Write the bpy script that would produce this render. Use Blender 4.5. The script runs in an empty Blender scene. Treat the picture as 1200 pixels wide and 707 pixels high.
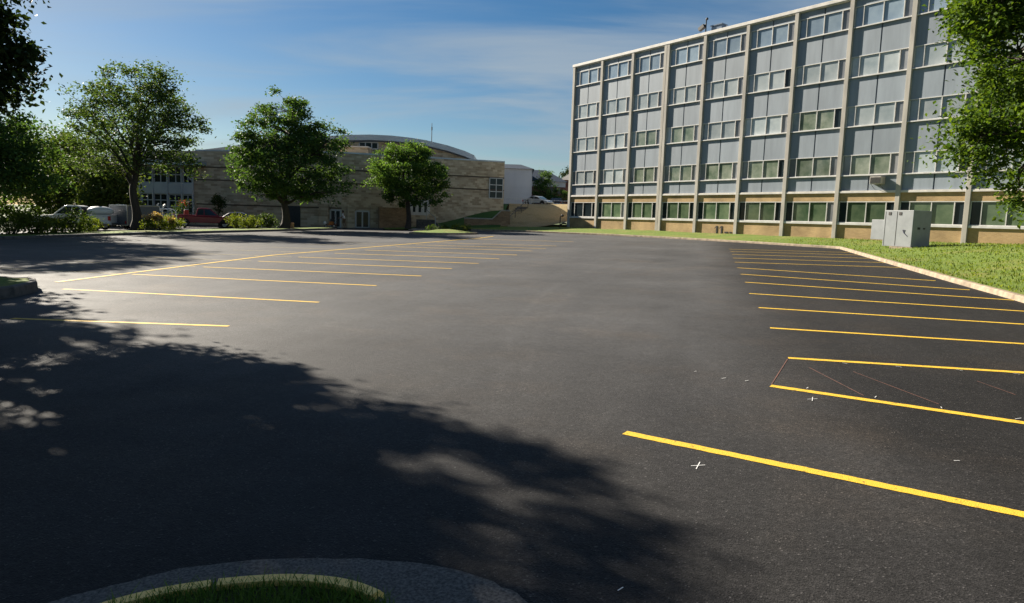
import bpy, bmesh, math, random
import numpy as np
from mathutils import Vector, Matrix
from mathutils.noise import noise as pnoise

random.seed(7)
rng = np.random.default_rng(11)
scn = bpy.context.scene
COL = scn.collection
R_ = math.radians

# ------------------------------------------------------------------ survey
# camera solved from the office facade; the lot is one gently sloping plane
F_, PITCH, ROLL, EYE = 824.395, .114919, .0327635, 1.95
LA, LB = .0126, .0179            # lot slope along Y and X


def lot(x, y):
    return LA * y + LB * x


def ray(px, py):
    u, v = px - 600, py - 353.5
    c, s = math.cos(ROLL), math.sin(ROLL)
    u, v = u * c + v * s, -u * s + v * c
    c, s = math.cos(PITCH), math.sin(PITCH)
    return Vector((u / F_, c - v / F_ * s, -s - v / F_ * c))


def G(px, py, dz=0.0):           # survey point on the lot plane (+dz)
    d = ray(px, py)
    t = -(EYE - dz) / (d.z - LA * d.y - LB * d.x)
    return Vector((0, 0, EYE)) + d * t


def at(px, py, Y):               # survey point at a known distance
    d = ray(px, py)
    return Vector((0, 0, EYE)) + d * (Y / d.y)


SUN_AZ, SUN_EL = -49.5, 28.0     # degrees from +Y (negative = left), elevation
SD = Vector((math.sin(R_(SUN_AZ)) * math.cos(R_(SUN_EL)), math.cos(R_(SUN_AZ)) * math.cos(R_(SUN_EL)), math.sin(R_(SUN_EL))))


def sstep(a, b, x):
    t = max(0.0, min(1.0, (x - a) / (b - a)))
    return t * t * (3 - 2 * t)


# ------------------------------------------------------------------ materials
def lin(c):
    return tuple(c) + (1,) if len(c) == 3 else c


def mat(name, c1, c2=None, rough=.7, scale=6.0, detail=6, bump=0.0, bscale=None, spec=.4, metal=0.0, rand=0.0,
        stretch=None, contrast=(.35, .65)):
    m = bpy.data.materials.new(name)
    m.use_nodes = True
    nt = m.node_tree
    N, L = nt.nodes, nt.links
    b = N['Principled BSDF']
    b.inputs['Roughness'].default_value = rough
    b.inputs['Specular IOR Level'].default_value = spec
    b.inputs['Metallic'].default_value = metal
    if c2 is None:
        c2 = tuple(x * .8 for x in c1)
    tc = N.new('ShaderNodeTexCoord')
    src = tc.outputs['Object']
    if stretch:
        mp = N.new('ShaderNodeMapping')
        mp.inputs['Scale'].default_value = stretch
        L.new(src, mp.inputs['Vector'])
        src = mp.outputs['Vector']
    n = N.new('ShaderNodeTexNoise')
    n.inputs['Scale'].default_value = scale
    n.inputs['Detail'].default_value = detail
    n.inputs['Roughness'].default_value = .6
    L.new(src, n.inputs['Vector'])
    r = N.new('ShaderNodeValToRGB')
    r.color_ramp.elements[0].position, r.color_ramp.elements[1].position = contrast
    r.color_ramp.elements[0].color = lin(c1)
    r.color_ramp.elements[1].color = lin(c2)
    L.new(n.outputs['Fac'], r.inputs['Fac'])
    out = r.outputs['Color']
    if rand:
        oi = N.new('ShaderNodeObjectInfo')
        ma = N.new('ShaderNodeMath'); ma.operation = 'MULTIPLY_ADD'
        ma.inputs[1].default_value = rand * 2; ma.inputs[2].default_value = 1 - rand
        L.new(oi.outputs['Random'], ma.inputs[0])
        mx = N.new('ShaderNodeVectorMath'); mx.operation = 'SCALE'
        L.new(out, mx.inputs[0]); L.new(ma.outputs[0], mx.inputs['Scale'])
        out = mx.outputs[0]
    L.new(out, b.inputs['Base Color'])
    if bump:
        bn = N.new('ShaderNodeTexNoise')
        bn.inputs['Scale'].default_value = bscale or scale * 3
        bn.inputs['Detail'].default_value = 4
        L.new(src, bn.inputs['Vector'])
        bp = N.new('ShaderNodeBump')
        bp.inputs['Strength'].default_value = bump
        bp.inputs['Distance'].default_value = .02
        L.new(bn.outputs['Fac'], bp.inputs['Height'])
        L.new(bp.outputs['Normal'], b.inputs['Normal'])
    return m


def brick_mat(name, c1, c2, mortar, w=.4, h=.1, msize=.008, vary=.5):
    m = bpy.data.materials.new(name)
    m.use_nodes = True
    N, L = m.node_tree.nodes, m.node_tree.links
    b = N['Principled BSDF']
    b.inputs['Roughness'].default_value = .85
    b.inputs['Specular IOR Level'].default_value = .25
    tc = N.new('ShaderNodeTexCoord')
    sp = N.new('ShaderNodeSeparateXYZ'); L.new(tc.outputs['Object'], sp.inputs[0])
    ad = N.new('ShaderNodeMath'); ad.operation = 'ADD'
    L.new(sp.outputs['X'], ad.inputs[0]); L.new(sp.outputs['Y'], ad.inputs[1])
    cb = N.new('ShaderNodeCombineXYZ')
    L.new(ad.outputs[0], cb.inputs['X']); L.new(sp.outputs['Z'], cb.inputs['Y'])
    br = N.new('ShaderNodeTexBrick')
    br.inputs['Scale'].default_value = 1
    br.inputs['Brick Width'].default_value = w
    br.inputs['Row Height'].default_value = h
    br.inputs['Mortar Size'].default_value = msize
    br.inputs['Bias'].default_value = 0
    br.inputs['Color1'].default_value = lin(c1)
    br.inputs['Color2'].default_value = lin(c2)
    br.inputs['Mortar'].default_value = lin(mortar)
    L.new(cb.outputs[0], br.inputs['Vector'])
    n = N.new('ShaderNodeTexNoise'); n.inputs['Scale'].default_value = .8; n.inputs['Detail'].default_value = 7
    L.new(tc.outputs['Object'], n.inputs['Vector'])
    mr = N.new('ShaderNodeMapRange')
    mr.inputs['From Min'].default_value = .3; mr.inputs['From Max'].default_value = .7
    mr.inputs['To Min'].default_value = 1 - vary * .5; mr.inputs['To Max'].default_value = 1 + vary * .5
    L.new(n.outputs['Fac'], mr.inputs['Value'])
    mx = N.new('ShaderNodeVectorMath'); mx.operation = 'SCALE'
    L.new(br.outputs['Color'], mx.inputs[0]); L.new(mr.outputs['Result'], mx.inputs['Scale'])
    L.new(mx.outputs[0], b.inputs['Base Color'])
    bp = N.new('ShaderNodeBump'); bp.inputs['Strength'].default_value = .4; bp.inputs['Distance'].default_value = .01
    L.new(br.outputs['Fac'], bp.inputs['Height']); bp.invert = True
    L.new(bp.outputs['Normal'], b.inputs['Normal'])
    return m


def leaf_mat(name, c1, c2, trans=.45, tint=(1.7, 1.6, .55)):
    m = bpy.data.materials.new(name)
    m.use_nodes = True
    N, L = m.node_tree.nodes, m.node_tree.links
    b = N['Principled BSDF']
    b.inputs['Roughness'].default_value = .6
    b.inputs['Specular IOR Level'].default_value = .13
    g = N.new('ShaderNodeNewGeometry')
    r = N.new('ShaderNodeValToRGB')
    r.color_ramp.elements[0].color = lin(c1)
    r.color_ramp.elements[1].color = lin(c2)
    L.new(g.outputs['Random Per Island'], r.inputs['Fac'])
    L.new(r.outputs['Color'], b.inputs['Base Color'])
    t = N.new('ShaderNodeBsdfTranslucent')
    ty = N.new('ShaderNodeMix'); ty.data_type = 'RGBA'; ty.blend_type = 'MULTIPLY'
    ty.inputs['Factor'].default_value = 1
    L.new(r.outputs['Color'], ty.inputs['A'])
    ty.inputs['B'].default_value = tint + (1,)
    L.new(ty.outputs['Result'], t.inputs['Color'])
    mx = N.new('ShaderNodeMixShader'); mx.inputs['Fac'].default_value = trans
    L.new(b.outputs[0], mx.inputs[1]); L.new(t.outputs[0], mx.inputs[2])
    L.new(mx.outputs[0], N['Material Output'].inputs['Surface'])
    return m


def asphalt_mat():
    m = bpy.data.materials.new('asphalt')
    m.use_nodes = True
    N, L = m.node_tree.nodes, m.node_tree.links
    b = N['Principled BSDF']
    tc = N.new('ShaderNodeTexCoord')
    P = tc.outputs['Object']

    def noise(scale, detail=4, vec=P, rough=.6):
        n = N.new('ShaderNodeTexNoise')
        n.inputs['Scale'].default_value = scale; n.inputs['Detail'].default_value = detail
        n.inputs['Roughness'].default_value = rough
        L.new(vec, n.inputs['Vector'])
        return n.outputs['Fac']

    def rng_(v, a, b_, c, d, smooth=False):
        mr = N.new('ShaderNodeMapRange')
        if smooth: mr.interpolation_type = 'SMOOTHSTEP'
        for k, x in zip(('From Min', 'From Max', 'To Min', 'To Max'), (a, b_, c, d)):
            mr.inputs[k].default_value = x
        L.new(v, mr.inputs['Value'])
        return mr.outputs['Result']

    def math_(op, a, b_):
        n = N.new('ShaderNodeMath'); n.operation = op
        for i, x in enumerate((a, b_)):
            if isinstance(x, (int, float)): n.inputs[i].default_value = x
            else: L.new(x, n.inputs[i])
        return n.outputs[0]

    # rows of stalls: coordinate across (u) and along (w) the aisle
    mp = N.new('ShaderNodeMapping'); mp.vector_type = 'POINT'
    mp.inputs['Rotation'].default_value = (0, 0, R_(15.2))
    L.new(P, mp.inputs['Vector'])
    sp = N.new('ShaderNodeSeparateXYZ'); L.new(mp.outputs[0], sp.inputs[0])
    wob = rng_(noise(.35, 3), .2, .8, -.6, .6)
    u = math_('ADD', sp.outputs['X'], wob)
    seal_vignette = rng_(u, -.7, 2.3, 0, 1, True)             # darker newly sealed stalls on the right
    near = rng_(sp.outputs['Y'], 12.5, 4.0, 0, .8, True)      # painted vignette: shading towards the camera put into the asphalt colour
    seal_vignette = math_('MAXIMUM', seal_vignette, near)  # new sealing on the right joined with the painted near-end darkening
    old = rng_(u, -4.6, -7.0, 0, 1, True)             # weathered stalls on the left
    # stones
    vo = N.new('ShaderNodeTexVoronoi'); vo.inputs['Scale'].default_value = 95
    L.new(P, vo.inputs['Vector'])
    sepc = N.new('ShaderNodeSeparateColor'); L.new(vo.outputs['Color'], sepc.inputs[0])
    stone = rng_(sepc.outputs[0], .0, 1, .3, 1.6)
    vo2 = N.new('ShaderNodeTexVoronoi'); vo2.inputs['Scale'].default_value = 27
    L.new(P, vo2.inputs['Vector'])
    sep2 = N.new('ShaderNodeSeparateColor'); L.new(vo2.outputs['Color'], sep2.inputs[0])
    stone = math_('MULTIPLY', stone, rng_(sep2.outputs[0], 0, 1, .78, 1.22))
    stone = math_('MULTIPLY', stone, rng_(noise(7, 6, P, .8), .3, .7, .86, 1.14))
    spark = rng_(sepc.outputs[1], .972, .993, 0, 1)
    patch = rng_(noise(.22, 6), .3, .7, .72, 1.3)
    mid = rng_(noise(2.3, 5), .3, .7, .88, 1.13)
    # stretched paving passes / tyre tracks along the aisle
    mp2 = N.new('ShaderNodeMapping'); mp2.inputs['Scale'].default_value = (.9, .035, 1)
    L.new(mp.outputs[0], mp2.inputs['Vector'])
    strk = rng_(noise(1.3, 5, mp2.outputs[0]), .3, .7, .82, 1.2)
    k = math_('MULTIPLY', math_('MULTIPLY', stone, patch), math_('MULTIPLY', mid, strk))
    val = math_('MULTIPLY', k, rng_(seal_vignette, 0, 1, .024, .0105))
    val = math_('MULTIPLY', val, rng_(old, 0, 1, 1, 1.22))
    val = math_('ADD', val, math_('MULTIPLY', spark, .04))
    cr = N.new('ShaderNodeCombineColor')
    # faint tyre sweeps left by turning traffic: rings round turning centres
    sweeps = None
    for p3, wd, amp in (((( 585, 460), (612, 370), (730, 308)), .16, .3), (((612, 470), (640, 375), (765, 310)), .14, .22), (((700, 520), (790, 420), (800, 370)), .12, -.22),
                        (((330, 330), (480, 370), (760, 360)), .3, .14), (((420, 300), (620, 330), (820, 300)), .35, .13)):
        a, b2, c = [G(*q).xy for q in p3]
        dd = 2 * (a.x * (b2.y - c.y) + b2.x * (c.y - a.y) + c.x * (a.y - b2.y))
        ux = (a.length_squared * (b2.y - c.y) + b2.length_squared * (c.y - a.y) + c.length_squared * (a.y - b2.y)) / dd
        uy = (a.length_squared * (c.x - b2.x) + b2.length_squared * (a.x - c.x) + c.length_squared * (b2.x - a.x)) / dd
        R = (a - Vector((ux, uy))).length
        ds = N.new('ShaderNodeVectorMath'); ds.operation = 'DISTANCE'
        fl = N.new('ShaderNodeVectorMath'); fl.operation = 'MULTIPLY'; fl.inputs[1].default_value = (1, 1, 0)
        L.new(P, fl.inputs[0]); L.new(fl.outputs[0], ds.inputs[0]); ds.inputs[1].default_value = (ux, uy, 0)
        off = math_('ABSOLUTE', math_('SUBTRACT', ds.outputs['Value'], R), 0)
        off = math_('ADD', off, rng_(noise(1.7, 4), .3, .7, -.06, .06))
        g_ = math_('MULTIPLY', rng_(off, 0, wd, amp, 0, True), rng_(noise(.45, 3), .35, .62, 0, 1))
        sweeps = g_ if sweeps is None else math_('ADD', sweeps, g_)
    dust = rng_(noise(.5, 6), .5, .72, 0, 1)
    warm = math_('ADD', rng_(seal_vignette, 0, 1, 0, .09), math_('MULTIPLY', dust, .2))
    val = math_('MULTIPLY', val, math_('ADD', math_('MULTIPLY', dust, .35), 1))
    val = math_('MULTIPLY', val, math_('ADD', sweeps, 1))
    L.new(math_('MULTIPLY', val, math_('ADD', warm, .99)), cr.inputs[0])
    L.new(val, cr.inputs[1])
    L.new(math_('MULTIPLY', val, math_('SUBTRACT', 1.06, warm)), cr.inputs[2])

    vc = N.new('ShaderNodeTexVoronoi'); vc.feature = 'DISTANCE_TO_EDGE'; vc.inputs['Scale'].default_value = .16
    dn = N.new('ShaderNodeTexNoise'); dn.inputs['Scale'].default_value = .9; dn.inputs['Detail'].default_value = 8
    L.new(P, dn.inputs['Vector'])
    dv = N.new('ShaderNodeVectorMath'); dv.operation = 'MULTIPLY_ADD'
    L.new(dn.outputs['Color'], dv.inputs[0]); dv.inputs[1].default_value = (2.4, 2.4, 0); L.new(P, dv.inputs[2])
    L.new(dv.outputs[0], vc.inputs['Vector'])
    crack = math_('MULTIPLY', rng_(vc.outputs['Distance'], .0008, .0022, 1, 0), rng_(noise(.3, 3), .5, .62, 0, .7))
    mx = N.new('ShaderNodeMix'); mx.data_type = 'RGBA'
    L.new(crack, mx.inputs['Factor']); L.new(cr.outputs[0], mx.inputs['A']); mx.inputs['B'].default_value = (.008, .008, .009, 1)
    L.new(mx.outputs['Result'], b.inputs['Base Color'])
    L.new(rng_(noise(1.1, 5), .3, .7, .68, .78), b.inputs['Roughness'])
    b.inputs['Specular IOR Level'].default_value = .16
    b.inputs['Sheen Roughness'].default_value = .55
    b.inputs['Sheen Tint'].default_value = (.9, .87, .85, 1)
    L.new(math_('MULTIPLY', rng_(seal_vignette, 0, 1, .06, .008), patch), b.inputs['Sheen Weight'])
    bp = N.new('ShaderNodeBump'); bp.inputs['Strength'].default_value = .55; bp.inputs['Distance'].default_value = .006
    L.new(math_('ADD', vo.outputs['Distance'], noise(40, 4)), bp.inputs['Height'])
    L.new(bp.outputs['Normal'], b.inputs['Normal'])
    return m


def grass_mat(name, a, b_, c, scale=1.0):
    m = bpy.data.materials.new(name)
    m.use_nodes = True
    N, L = m.node_tree.nodes, m.node_tree.links
    p = N['Principled BSDF']
    p.inputs['Roughness'].default_value = .85
    p.inputs['Specular IOR Level'].default_value = .15
    tc = N.new('ShaderNodeTexCoord')
    n1 = N.new('ShaderNodeTexNoise'); n1.inputs['Scale'].default_value = .55 * scale; n1.inputs['Detail'].default_value = 8
    n2 = N.new('ShaderNodeTexNoise'); n2.inputs['Scale'].default_value = 9 * scale; n2.inputs['Detail'].default_value = 8
    n2.inputs['Roughness'].default_value = .75
    for n in (n1, n2): L.new(tc.outputs['Object'], n.inputs['Vector'])
    r1 = N.new('ShaderNodeValToRGB')
    r1.color_ramp.elements[0].position = .36; r1.color_ramp.elements[0].color = lin(a)
    r1.color_ramp.elements[1].position = .62; r1.color_ramp.elements[1].color = lin(b_)
    L.new(n2.outputs['Fac'], r1.inputs['Fac'])
    r2 = N.new('ShaderNodeValToRGB')
    r2.color_ramp.elements[0].position = .5; r2.color_ramp.elements[0].color = (0, 0, 0, 1)
    r2.color_ramp.elements[1].position = .74; r2.color_ramp.elements[1].color = (.75, .75, .75, 1)
    L.new(n1.outputs['Fac'], r2.inputs['Fac'])
    mx = N.new('ShaderNodeMix'); mx.data_type = 'RGBA'
    L.new(r2.outputs['Color'], mx.inputs['Factor']); L.new(r1.outputs['Color'], mx.inputs['A'])
    mx.inputs['B'].default_value = lin(c)
    L.new(mx.outputs['Result'], p.inputs['Base Color'])
    bp = N.new('ShaderNodeBump'); bp.inputs['Strength'].default_value = .9; bp.inputs['Distance'].default_value = .05
    L.new(n2.outputs['Fac'], bp.inputs['Height'])
    L.new(bp.outputs['Normal'], p.inputs['Normal'])
    return m


M = {}
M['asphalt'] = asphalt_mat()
M['grass'] = grass_mat('lawn_grass', (.055, .1, .02), (.17, .218, .038), (.21, .18, .06))
M['dry_grass'] = grass_mat('bank_grass', (.22, .165, .08), (.38, .29, .155), (.17, .14, .06))
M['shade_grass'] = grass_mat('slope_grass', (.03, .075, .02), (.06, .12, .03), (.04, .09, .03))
M['far_ground'] = grass_mat('far_ground', (.04, .07, .02), (.1, .12, .04), (.12, .1, .06), .3)
M['paint'] = mat('yellow_paint', (.12, .08, .03), (.64, .40, .035), rough=.6, scale=26, bump=.3, bscale=120, spec=.3, detail=12, contrast=(.3, .42))
M['worn_paint'] = mat('worn_paint', (.40, .30, .10), (.16, .13, .07), rough=.6, scale=5, bump=.2, bscale=120)
M['chalk'] = mat('white_chalk', (.75, .75, .72), (.5, .5, .5), scale=40)
M['redchalk'] = mat('red_snap_line', (.16, .07, .05), (.09, .05, .04), scale=8)
M['kerb'] = mat('kerb_concrete', (.33, .26, .18), (.16, .125, .09), rough=.85, scale=3.5, bump=.5, bscale=30, detail=9)
M['old_kerb'] = mat('stained_concrete', (.13, .12, .11), (.055, .052, .05), rough=.85, scale=5, bump=.8, bscale=45, detail=10)
M['gutter'] = mat('gutter_concrete', (.04, .037, .034), (.16, .145, .13), rough=.9, scale=60, bump=.35, bscale=160, detail=12, contrast=(.36, .66))
M['walk'] = mat('walk_concrete', (.42, .39, .35), (.3, .28, .25), rough=.85, scale=2)
M['kerb_paint'] = mat('kerb_yellow_paint', (1.0, .66, .2), (.86, .54, .15), rough=.6, scale=14, bump=.35, bscale=60, detail=9, contrast=(.4, .75))
M['office_brick'] = brick_mat('buff_brick', (.40, .27, .13), (.33, .22, .105), (.36, .27, .16), .22, .075, .01, .5)
M['hall_brick'] = brick_mat('tan_brick', (.54, .45, .33), (.30, .23, .155), (.45, .38, .28), .62, .22, .012, .22)
M['red_brick'] = brick_mat('red_brick', (.14, .055, .04), (.1, .04, .03), (.16, .1, .08), .3, .1, .01, .4)
M['low_brick'] = brick_mat('low_brick', (.30, .19, .11), (.2, .12, .07), (.26, .2, .14), .4, .14, .012, .5)
M['column'] = mat('column_concrete', (.44, .41, .36), (.3, .28, .25), rough=.85, scale=1.2, bump=.2, bscale=40, stretch=(1.5, 1.5, .35), detail=8)
M['panel'] = mat('grey_panel', (.235, .272, .31), (.19, .22, .252), rough=.55, scale=.9, spec=.3, rand=.1, stretch=(2.2, 1, .3), detail=10)
M['white_frame'] = mat('white_frame', (.58, .57, .55), (.46, .45, .43), rough=.5, scale=2.0)
M['white_metal'] = mat('white_metal', (.5, .51, .52), (.4, .41, .43), rough=.4, scale=.5)
M['coping'] = mat('roof_coping', (.62, .58, .53), (.45, .43, .4), rough=.6, scale=1.5)
M['mullion'] = mat('dark_mullion', (.1, .12, .16), (.07, .08, .11), rough=.5)
M['dark_core'] = mat('dark_interior', (.03, .035, .04), (.02, .022, .025))
M['roofmetal'] = mat('roof_metal', (.42, .47, .52), (.34, .38, .43), rough=.4, scale=.6, metal=.3)
M['bluegrey_roof'] = mat('shingle_roof', (.035, .05, .075), (.022, .034, .055), rough=.95, scale=4, spec=.1)
M['string'] = mat('dark_string_course', (.07, .05, .035), (.05, .035, .025))
M['white_wall'] = mat('pale_siding', (.52, .53, .55), (.46, .47, .5), rough=.7, scale=.5)
M['bark'] = mat('bark', (.055, .045, .038), (.028, .023, .02), rough=.9, scale=5, bump=.9, bscale=20, stretch=(4, 4, .7))
M['cabinet'] = mat('cabinet_paint', (.25, .265, .272), (.2, .213, .222), rough=.45, scale=1.5, bump=.05)
M['cabinet_dark'] = mat('cabinet_vents', (.05, .04, .035), (.03, .03, .03))
M['spray'] = mat('blue_spray', (.03, .035, .07), (.02, .02, .05))
M['black'] = mat('black_rubber', (.018, .018, .018), (.01, .01, .01), rough=.8)
M['dark_metal'] = mat('dark_metal', (.03, .03, .035), (.02, .02, .022), rough=.5)
M['steel'] = mat('steel', (.4, .41, .42), (.3, .31, .32), rough=.35, metal=.8)
M['red_paint'] = mat('red_car_paint', (.26, .02, .035), (.22, .016, .03), rough=.25, spec=.6, scale=1)
M['white_paint'] = mat('white_car_paint', (.75, .75, .75), (.68, .68, .69), rough=.25, spec=.6, scale=1)
M['blue_paint'] = mat('grey_blue_paint', (.16, .2, .27), (.13, .17, .23), rough=.25, spec=.6, scale=1)
M['silver_paint'] = mat('silver_paint', (.42, .46, .5), (.36, .4, .44), rough=.25, spec=.6, scale=1)
M['tail'] = mat('tail_light', (.5, .02, .02), (.4, .01, .01), rough=.2)
M['lamp'] = mat('head_light', (.7, .7, .7), (.6, .6, .6), rough=.1)
M['trailer'] = mat('trailer_panel', (.15, .16, .19), (.11, .12, .14), rough=.4)
M['orange'] = mat('orange_paint', (.5, .16, .03), (.4, .12, .03), rough=.4)
M['red_plastic'] = mat('red_plastic', (.42, .05, .035), (.35, .04, .03), rough=.5)
M['cardboard'] = mat('tan_board', (.5, .26, .12), (.42, .21, .1), rough=.8)
M['skin'] = mat('skin', (.28, .16, .1), (.24, .13, .08), rough=.6)
M['tee'] = mat('white_tee', (.72, .7, .74), (.62, .6, .64), rough=.9, scale=8)
M['shorts'] = mat('brown_shorts', (.16, .1, .06), (.12, .075, .05), rough=.9, scale=8)
M['hair'] = mat('dark_hair', (.015, .012, .01), (.01, .008, .007), rough=.7)
M['soil'] = mat('soil', (.07, .05, .03), (.03, .022, .015), rough=.95, scale=8, bump=.6)


def glass_mat(name, c1, c2, rough=.06, scale=.6, rand=.25, spec=.6):
    return mat(name, c1, c2, rough=rough, scale=scale, spec=spec, rand=rand, detail=5, contrast=(.3, .7))


M['gf_glass'] = glass_mat('green_blind_glass', (.04, .075, .042), (.13, .17, .1), rand=.35, scale=.9)
M['dark_glass'] = glass_mat('dark_glass', (.012, .02, .024), (.025, .035, .04), spec=.22)
M['up_glass'] = glass_mat('blue_blind_glass', (.22, .26, .275), (.4, .43, .43), scale=.7)
M['green_glass'] = glass_mat('grey_green_glass', (.07, .105, .07), (.24, .26, .21), scale=1.1)
M['sky_glass'] = glass_mat('pale_blue_glass', (.17, .23, .3), (.28, .35, .41), scale=.8)
M['side_glass'] = glass_mat('grey_side_glass', (.15, .16, .175), (.23, .235, .24), rand=.35)
M['car_glass'] = glass_mat('car_glass', (.02, .025, .03), (.03, .035, .04))
M['bright_glass'] = glass_mat('bright_glass', (.2, .27, .24), (.3, .36, .32))

LEAF = {
    'mid': leaf_mat('leaves_mid', (.034, .08, .026), (.09, .15, .038), .38, (1.4, 1.4, .6)),
    'open': leaf_mat('leaves_open', (.04, .08, .03), (.1, .15, .045), .38, (1.45, 1.4, .6)),
    'dark': leaf_mat('leaves_dark', (.012, .026, .01), (.035, .06, .018), .22),
    'round': leaf_mat('leaves_round', (.045, .1, .028), (.11, .18, .04), .4, (1.4, 1.4, .6)),
    'near': leaf_mat('leaves_near', (.03, .07, .012), (.095, .15, .022), .4),
    'yellow': leaf_mat('leaves_yellow', (.045, .075, .018), (.1, .13, .03), .35, (1.4, 1.4, .6)),
    'shrub': leaf_mat('leaves_shrub', (.05, .08, .014), (.13, .16, .03)),
    'dkshrub': leaf_mat('leaves_dark_shrub', (.018, .04, .014), (.05, .08, .02)),
    'brown': leaf_mat('dry_flower_heads', (.28, .19, .12), (.42, .32, .2), .3),
    'pink': leaf_mat('pink_blossom', (.35, .05, .07), (.5, .1, .12), .3),
    'blade': leaf_mat('grass_blade', (.05, .1, .015), (.12, .19, .03), .4),
    'lawn': leaf_mat('lawn_blade', (.07, .115, .022), (.18, .225, .045), .35),
}


# ------------------------------------------------------------------ mesh builder
class MB:
    def __init__(s):
        s.v, s.f, s.m = [], [], []

    def add(s, vs, fs, mi=0):
        o = len(s.v)
        s.v += [tuple(p) for p in vs]
        s.f += [tuple(i + o for i in f) for f in fs]
        s.m += [mi] * len(fs)
        return s

    def box(s, x0, x1, y0, y1, z0, z1, mi=0):
        vs = [(x, y, z) for z in (z0, z1) for y in (y0, y1) for x in (x0, x1)]
        return s.add(vs, [(0, 2, 3, 1), (4, 5, 7, 6), (0, 1, 5, 4), (2, 6, 7, 3), (0, 4, 6, 2), (1, 3, 7, 5)], mi)

    def prism(s, poly, z0, z1, mi=0):       # poly: [(x,y)] ccw, extruded in z; z0/z1 may be functions
        n = len(poly)
        za = [z0(*p) if callable(z0) else z0 for p in poly]
        zb = [z1(*p) if callable(z1) else z1 for p in poly]
        vs = [(p[0], p[1], z) for p, z in zip(poly, za)] + [(p[0], p[1], z) for p, z in zip(poly, zb)]
        fs = [tuple(range(n - 1, -1, -1)), tuple(range(n, 2 * n))]
        fs += [(i, (i + 1) % n, (i + 1) % n + n, i + n) for i in range(n)]
        return s.add(vs, fs, mi)

    def xprism(s, prof, y0, y1, mi=0):      # profile in x,z extruded along y
        n = len(prof)
        vs = [(p[0], y0, p[1]) for p in prof] + [(p[0], y1, p[1]) for p in prof]
        fs = [tuple(range(n)), tuple(range(2 * n - 1, n - 1, -1))]
        fs += [(i, i + n, (i + 1) % n + n, (i + 1) % n) for i in range(n)]
        return s.add(vs, fs, mi)

    def tube(s, pts, rad, n=7, mi=0, cap=True):
        pts = [Vector(p) for p in pts]
        if not hasattr(rad, '__len__'): rad = [rad] * len(pts)
        o = len(s.v)
        prev = None
        for i, p in enumerate(pts):
            t = (pts[min(i + 1, len(pts) - 1)] - pts[max(i - 1, 0)]).normalized()
            ref = prev if prev is not None else (Vector((1, 0, 0)) if abs(t.x) < .8 else Vector((0, 1, 0)))
            a = (ref - t * ref.dot(t)).normalized(); prev = a
            b = t.cross(a)
            for k in range(n):
                an = 2 * math.pi * k / n
                s.v.append(tuple(p + (a * math.cos(an) + b * math.sin(an)) * rad[i]))
        for i in range(len(pts) - 1):
            for k in range(n):
                s.f.append((o + i * n + k, o + i * n + (k + 1) % n, o + (i + 1) * n + (k + 1) % n, o + (i + 1) * n + k)); s.m.append(mi)
        if cap:
            s.f.append(tuple(o + k for k in range(n - 1, -1, -1))); s.m.append(mi)
            s.f.append(tuple(o + (len(pts) - 1) * n + k for k in range(n))); s.m.append(mi)
        return s

    def ball(s, c, r, n=10, mi=0):
        c = Vector(c)
        if not hasattr(r, '__len__'): r = (r, r, r)
        pts = []
        h = n // 2
        vs = [(c.x, c.y, c.z - r[2])]
        for i in range(1, h):
            ph = -math.pi / 2 + math.pi * i / h
            for k in range(n):
                a = 2 * math.pi * k / n
                vs.append((c.x + r[0] * math.cos(ph) * math.cos(a), c.y + r[1] * math.cos(ph) * math.sin(a), c.z + r[2] * math.sin(ph)))
        vs.append((c.x, c.y, c.z + r[2]))
        fs = [(0, 1 + (k + 1) % n, 1 + k) for k in range(n)]
        for i in range(h - 2):
            fs += [(1 + i * n + k, 1 + i * n + (k + 1) % n, 1 + (i + 1) * n + (k + 1) % n, 1 + (i + 1) * n + k) for k in range(n)]
        fs += [(len(vs) - 1, 1 + (h - 2) * n + k, 1 + (h - 2) * n + (k + 1) % n) for k in range(n)]
        return s.add(vs, fs, mi)

    def xform(s, mtx, start=0):
        for i in range(start, len(s.v)):
            s.v[i] = tuple(mtx @ Vector(s.v[i]))
        return s

    def build(s, name, mats, parent=None, smooth=False, bevel=0):
        me = bpy.data.meshes.new(name)
        me.from_pydata(s.v, [], s.f)
        if not isinstance(mats, (list, tuple)): mats = [mats]
        for m in mats: me.materials.append(M[m] if isinstance(m, str) else m)
        me.polygons.foreach_set('material_index', s.m)
        if smooth: me.polygons.foreach_set('use_smooth', [True] * len(s.f))
        bm = bmesh.new(); bm.from_mesh(me)
        bmesh.ops.recalc_face_normals(bm, faces=bm.faces[:])
        bm.to_mesh(me); bm.free()
        me.update()
        o = bpy.data.objects.new(name, me)
        COL.objects.link(o)
        if parent: o.parent = parent
        if bevel:
            bv = o.modifiers.new('bevel', 'BEVEL'); bv.width = bevel; bv.segments = 2; bv.limit_method = 'ANGLE'
        return o


def tag(o, label=None, cat=None, group=None, kind=None):
    for k, v in (('label', label), ('category', cat), ('group', group), ('kind', kind)):
        if v: o[k] = v
    return o


def thing(name, label, cat, loc=(0, 0, 0), rz=0, group=None):
    o = bpy.data.objects.new(name, None)
    o.empty_display_size = .3
    COL.objects.link(o)
    o.location = loc; o.rotation_euler = (0, 0, rz)
    return tag(o, label, cat, group)


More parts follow.
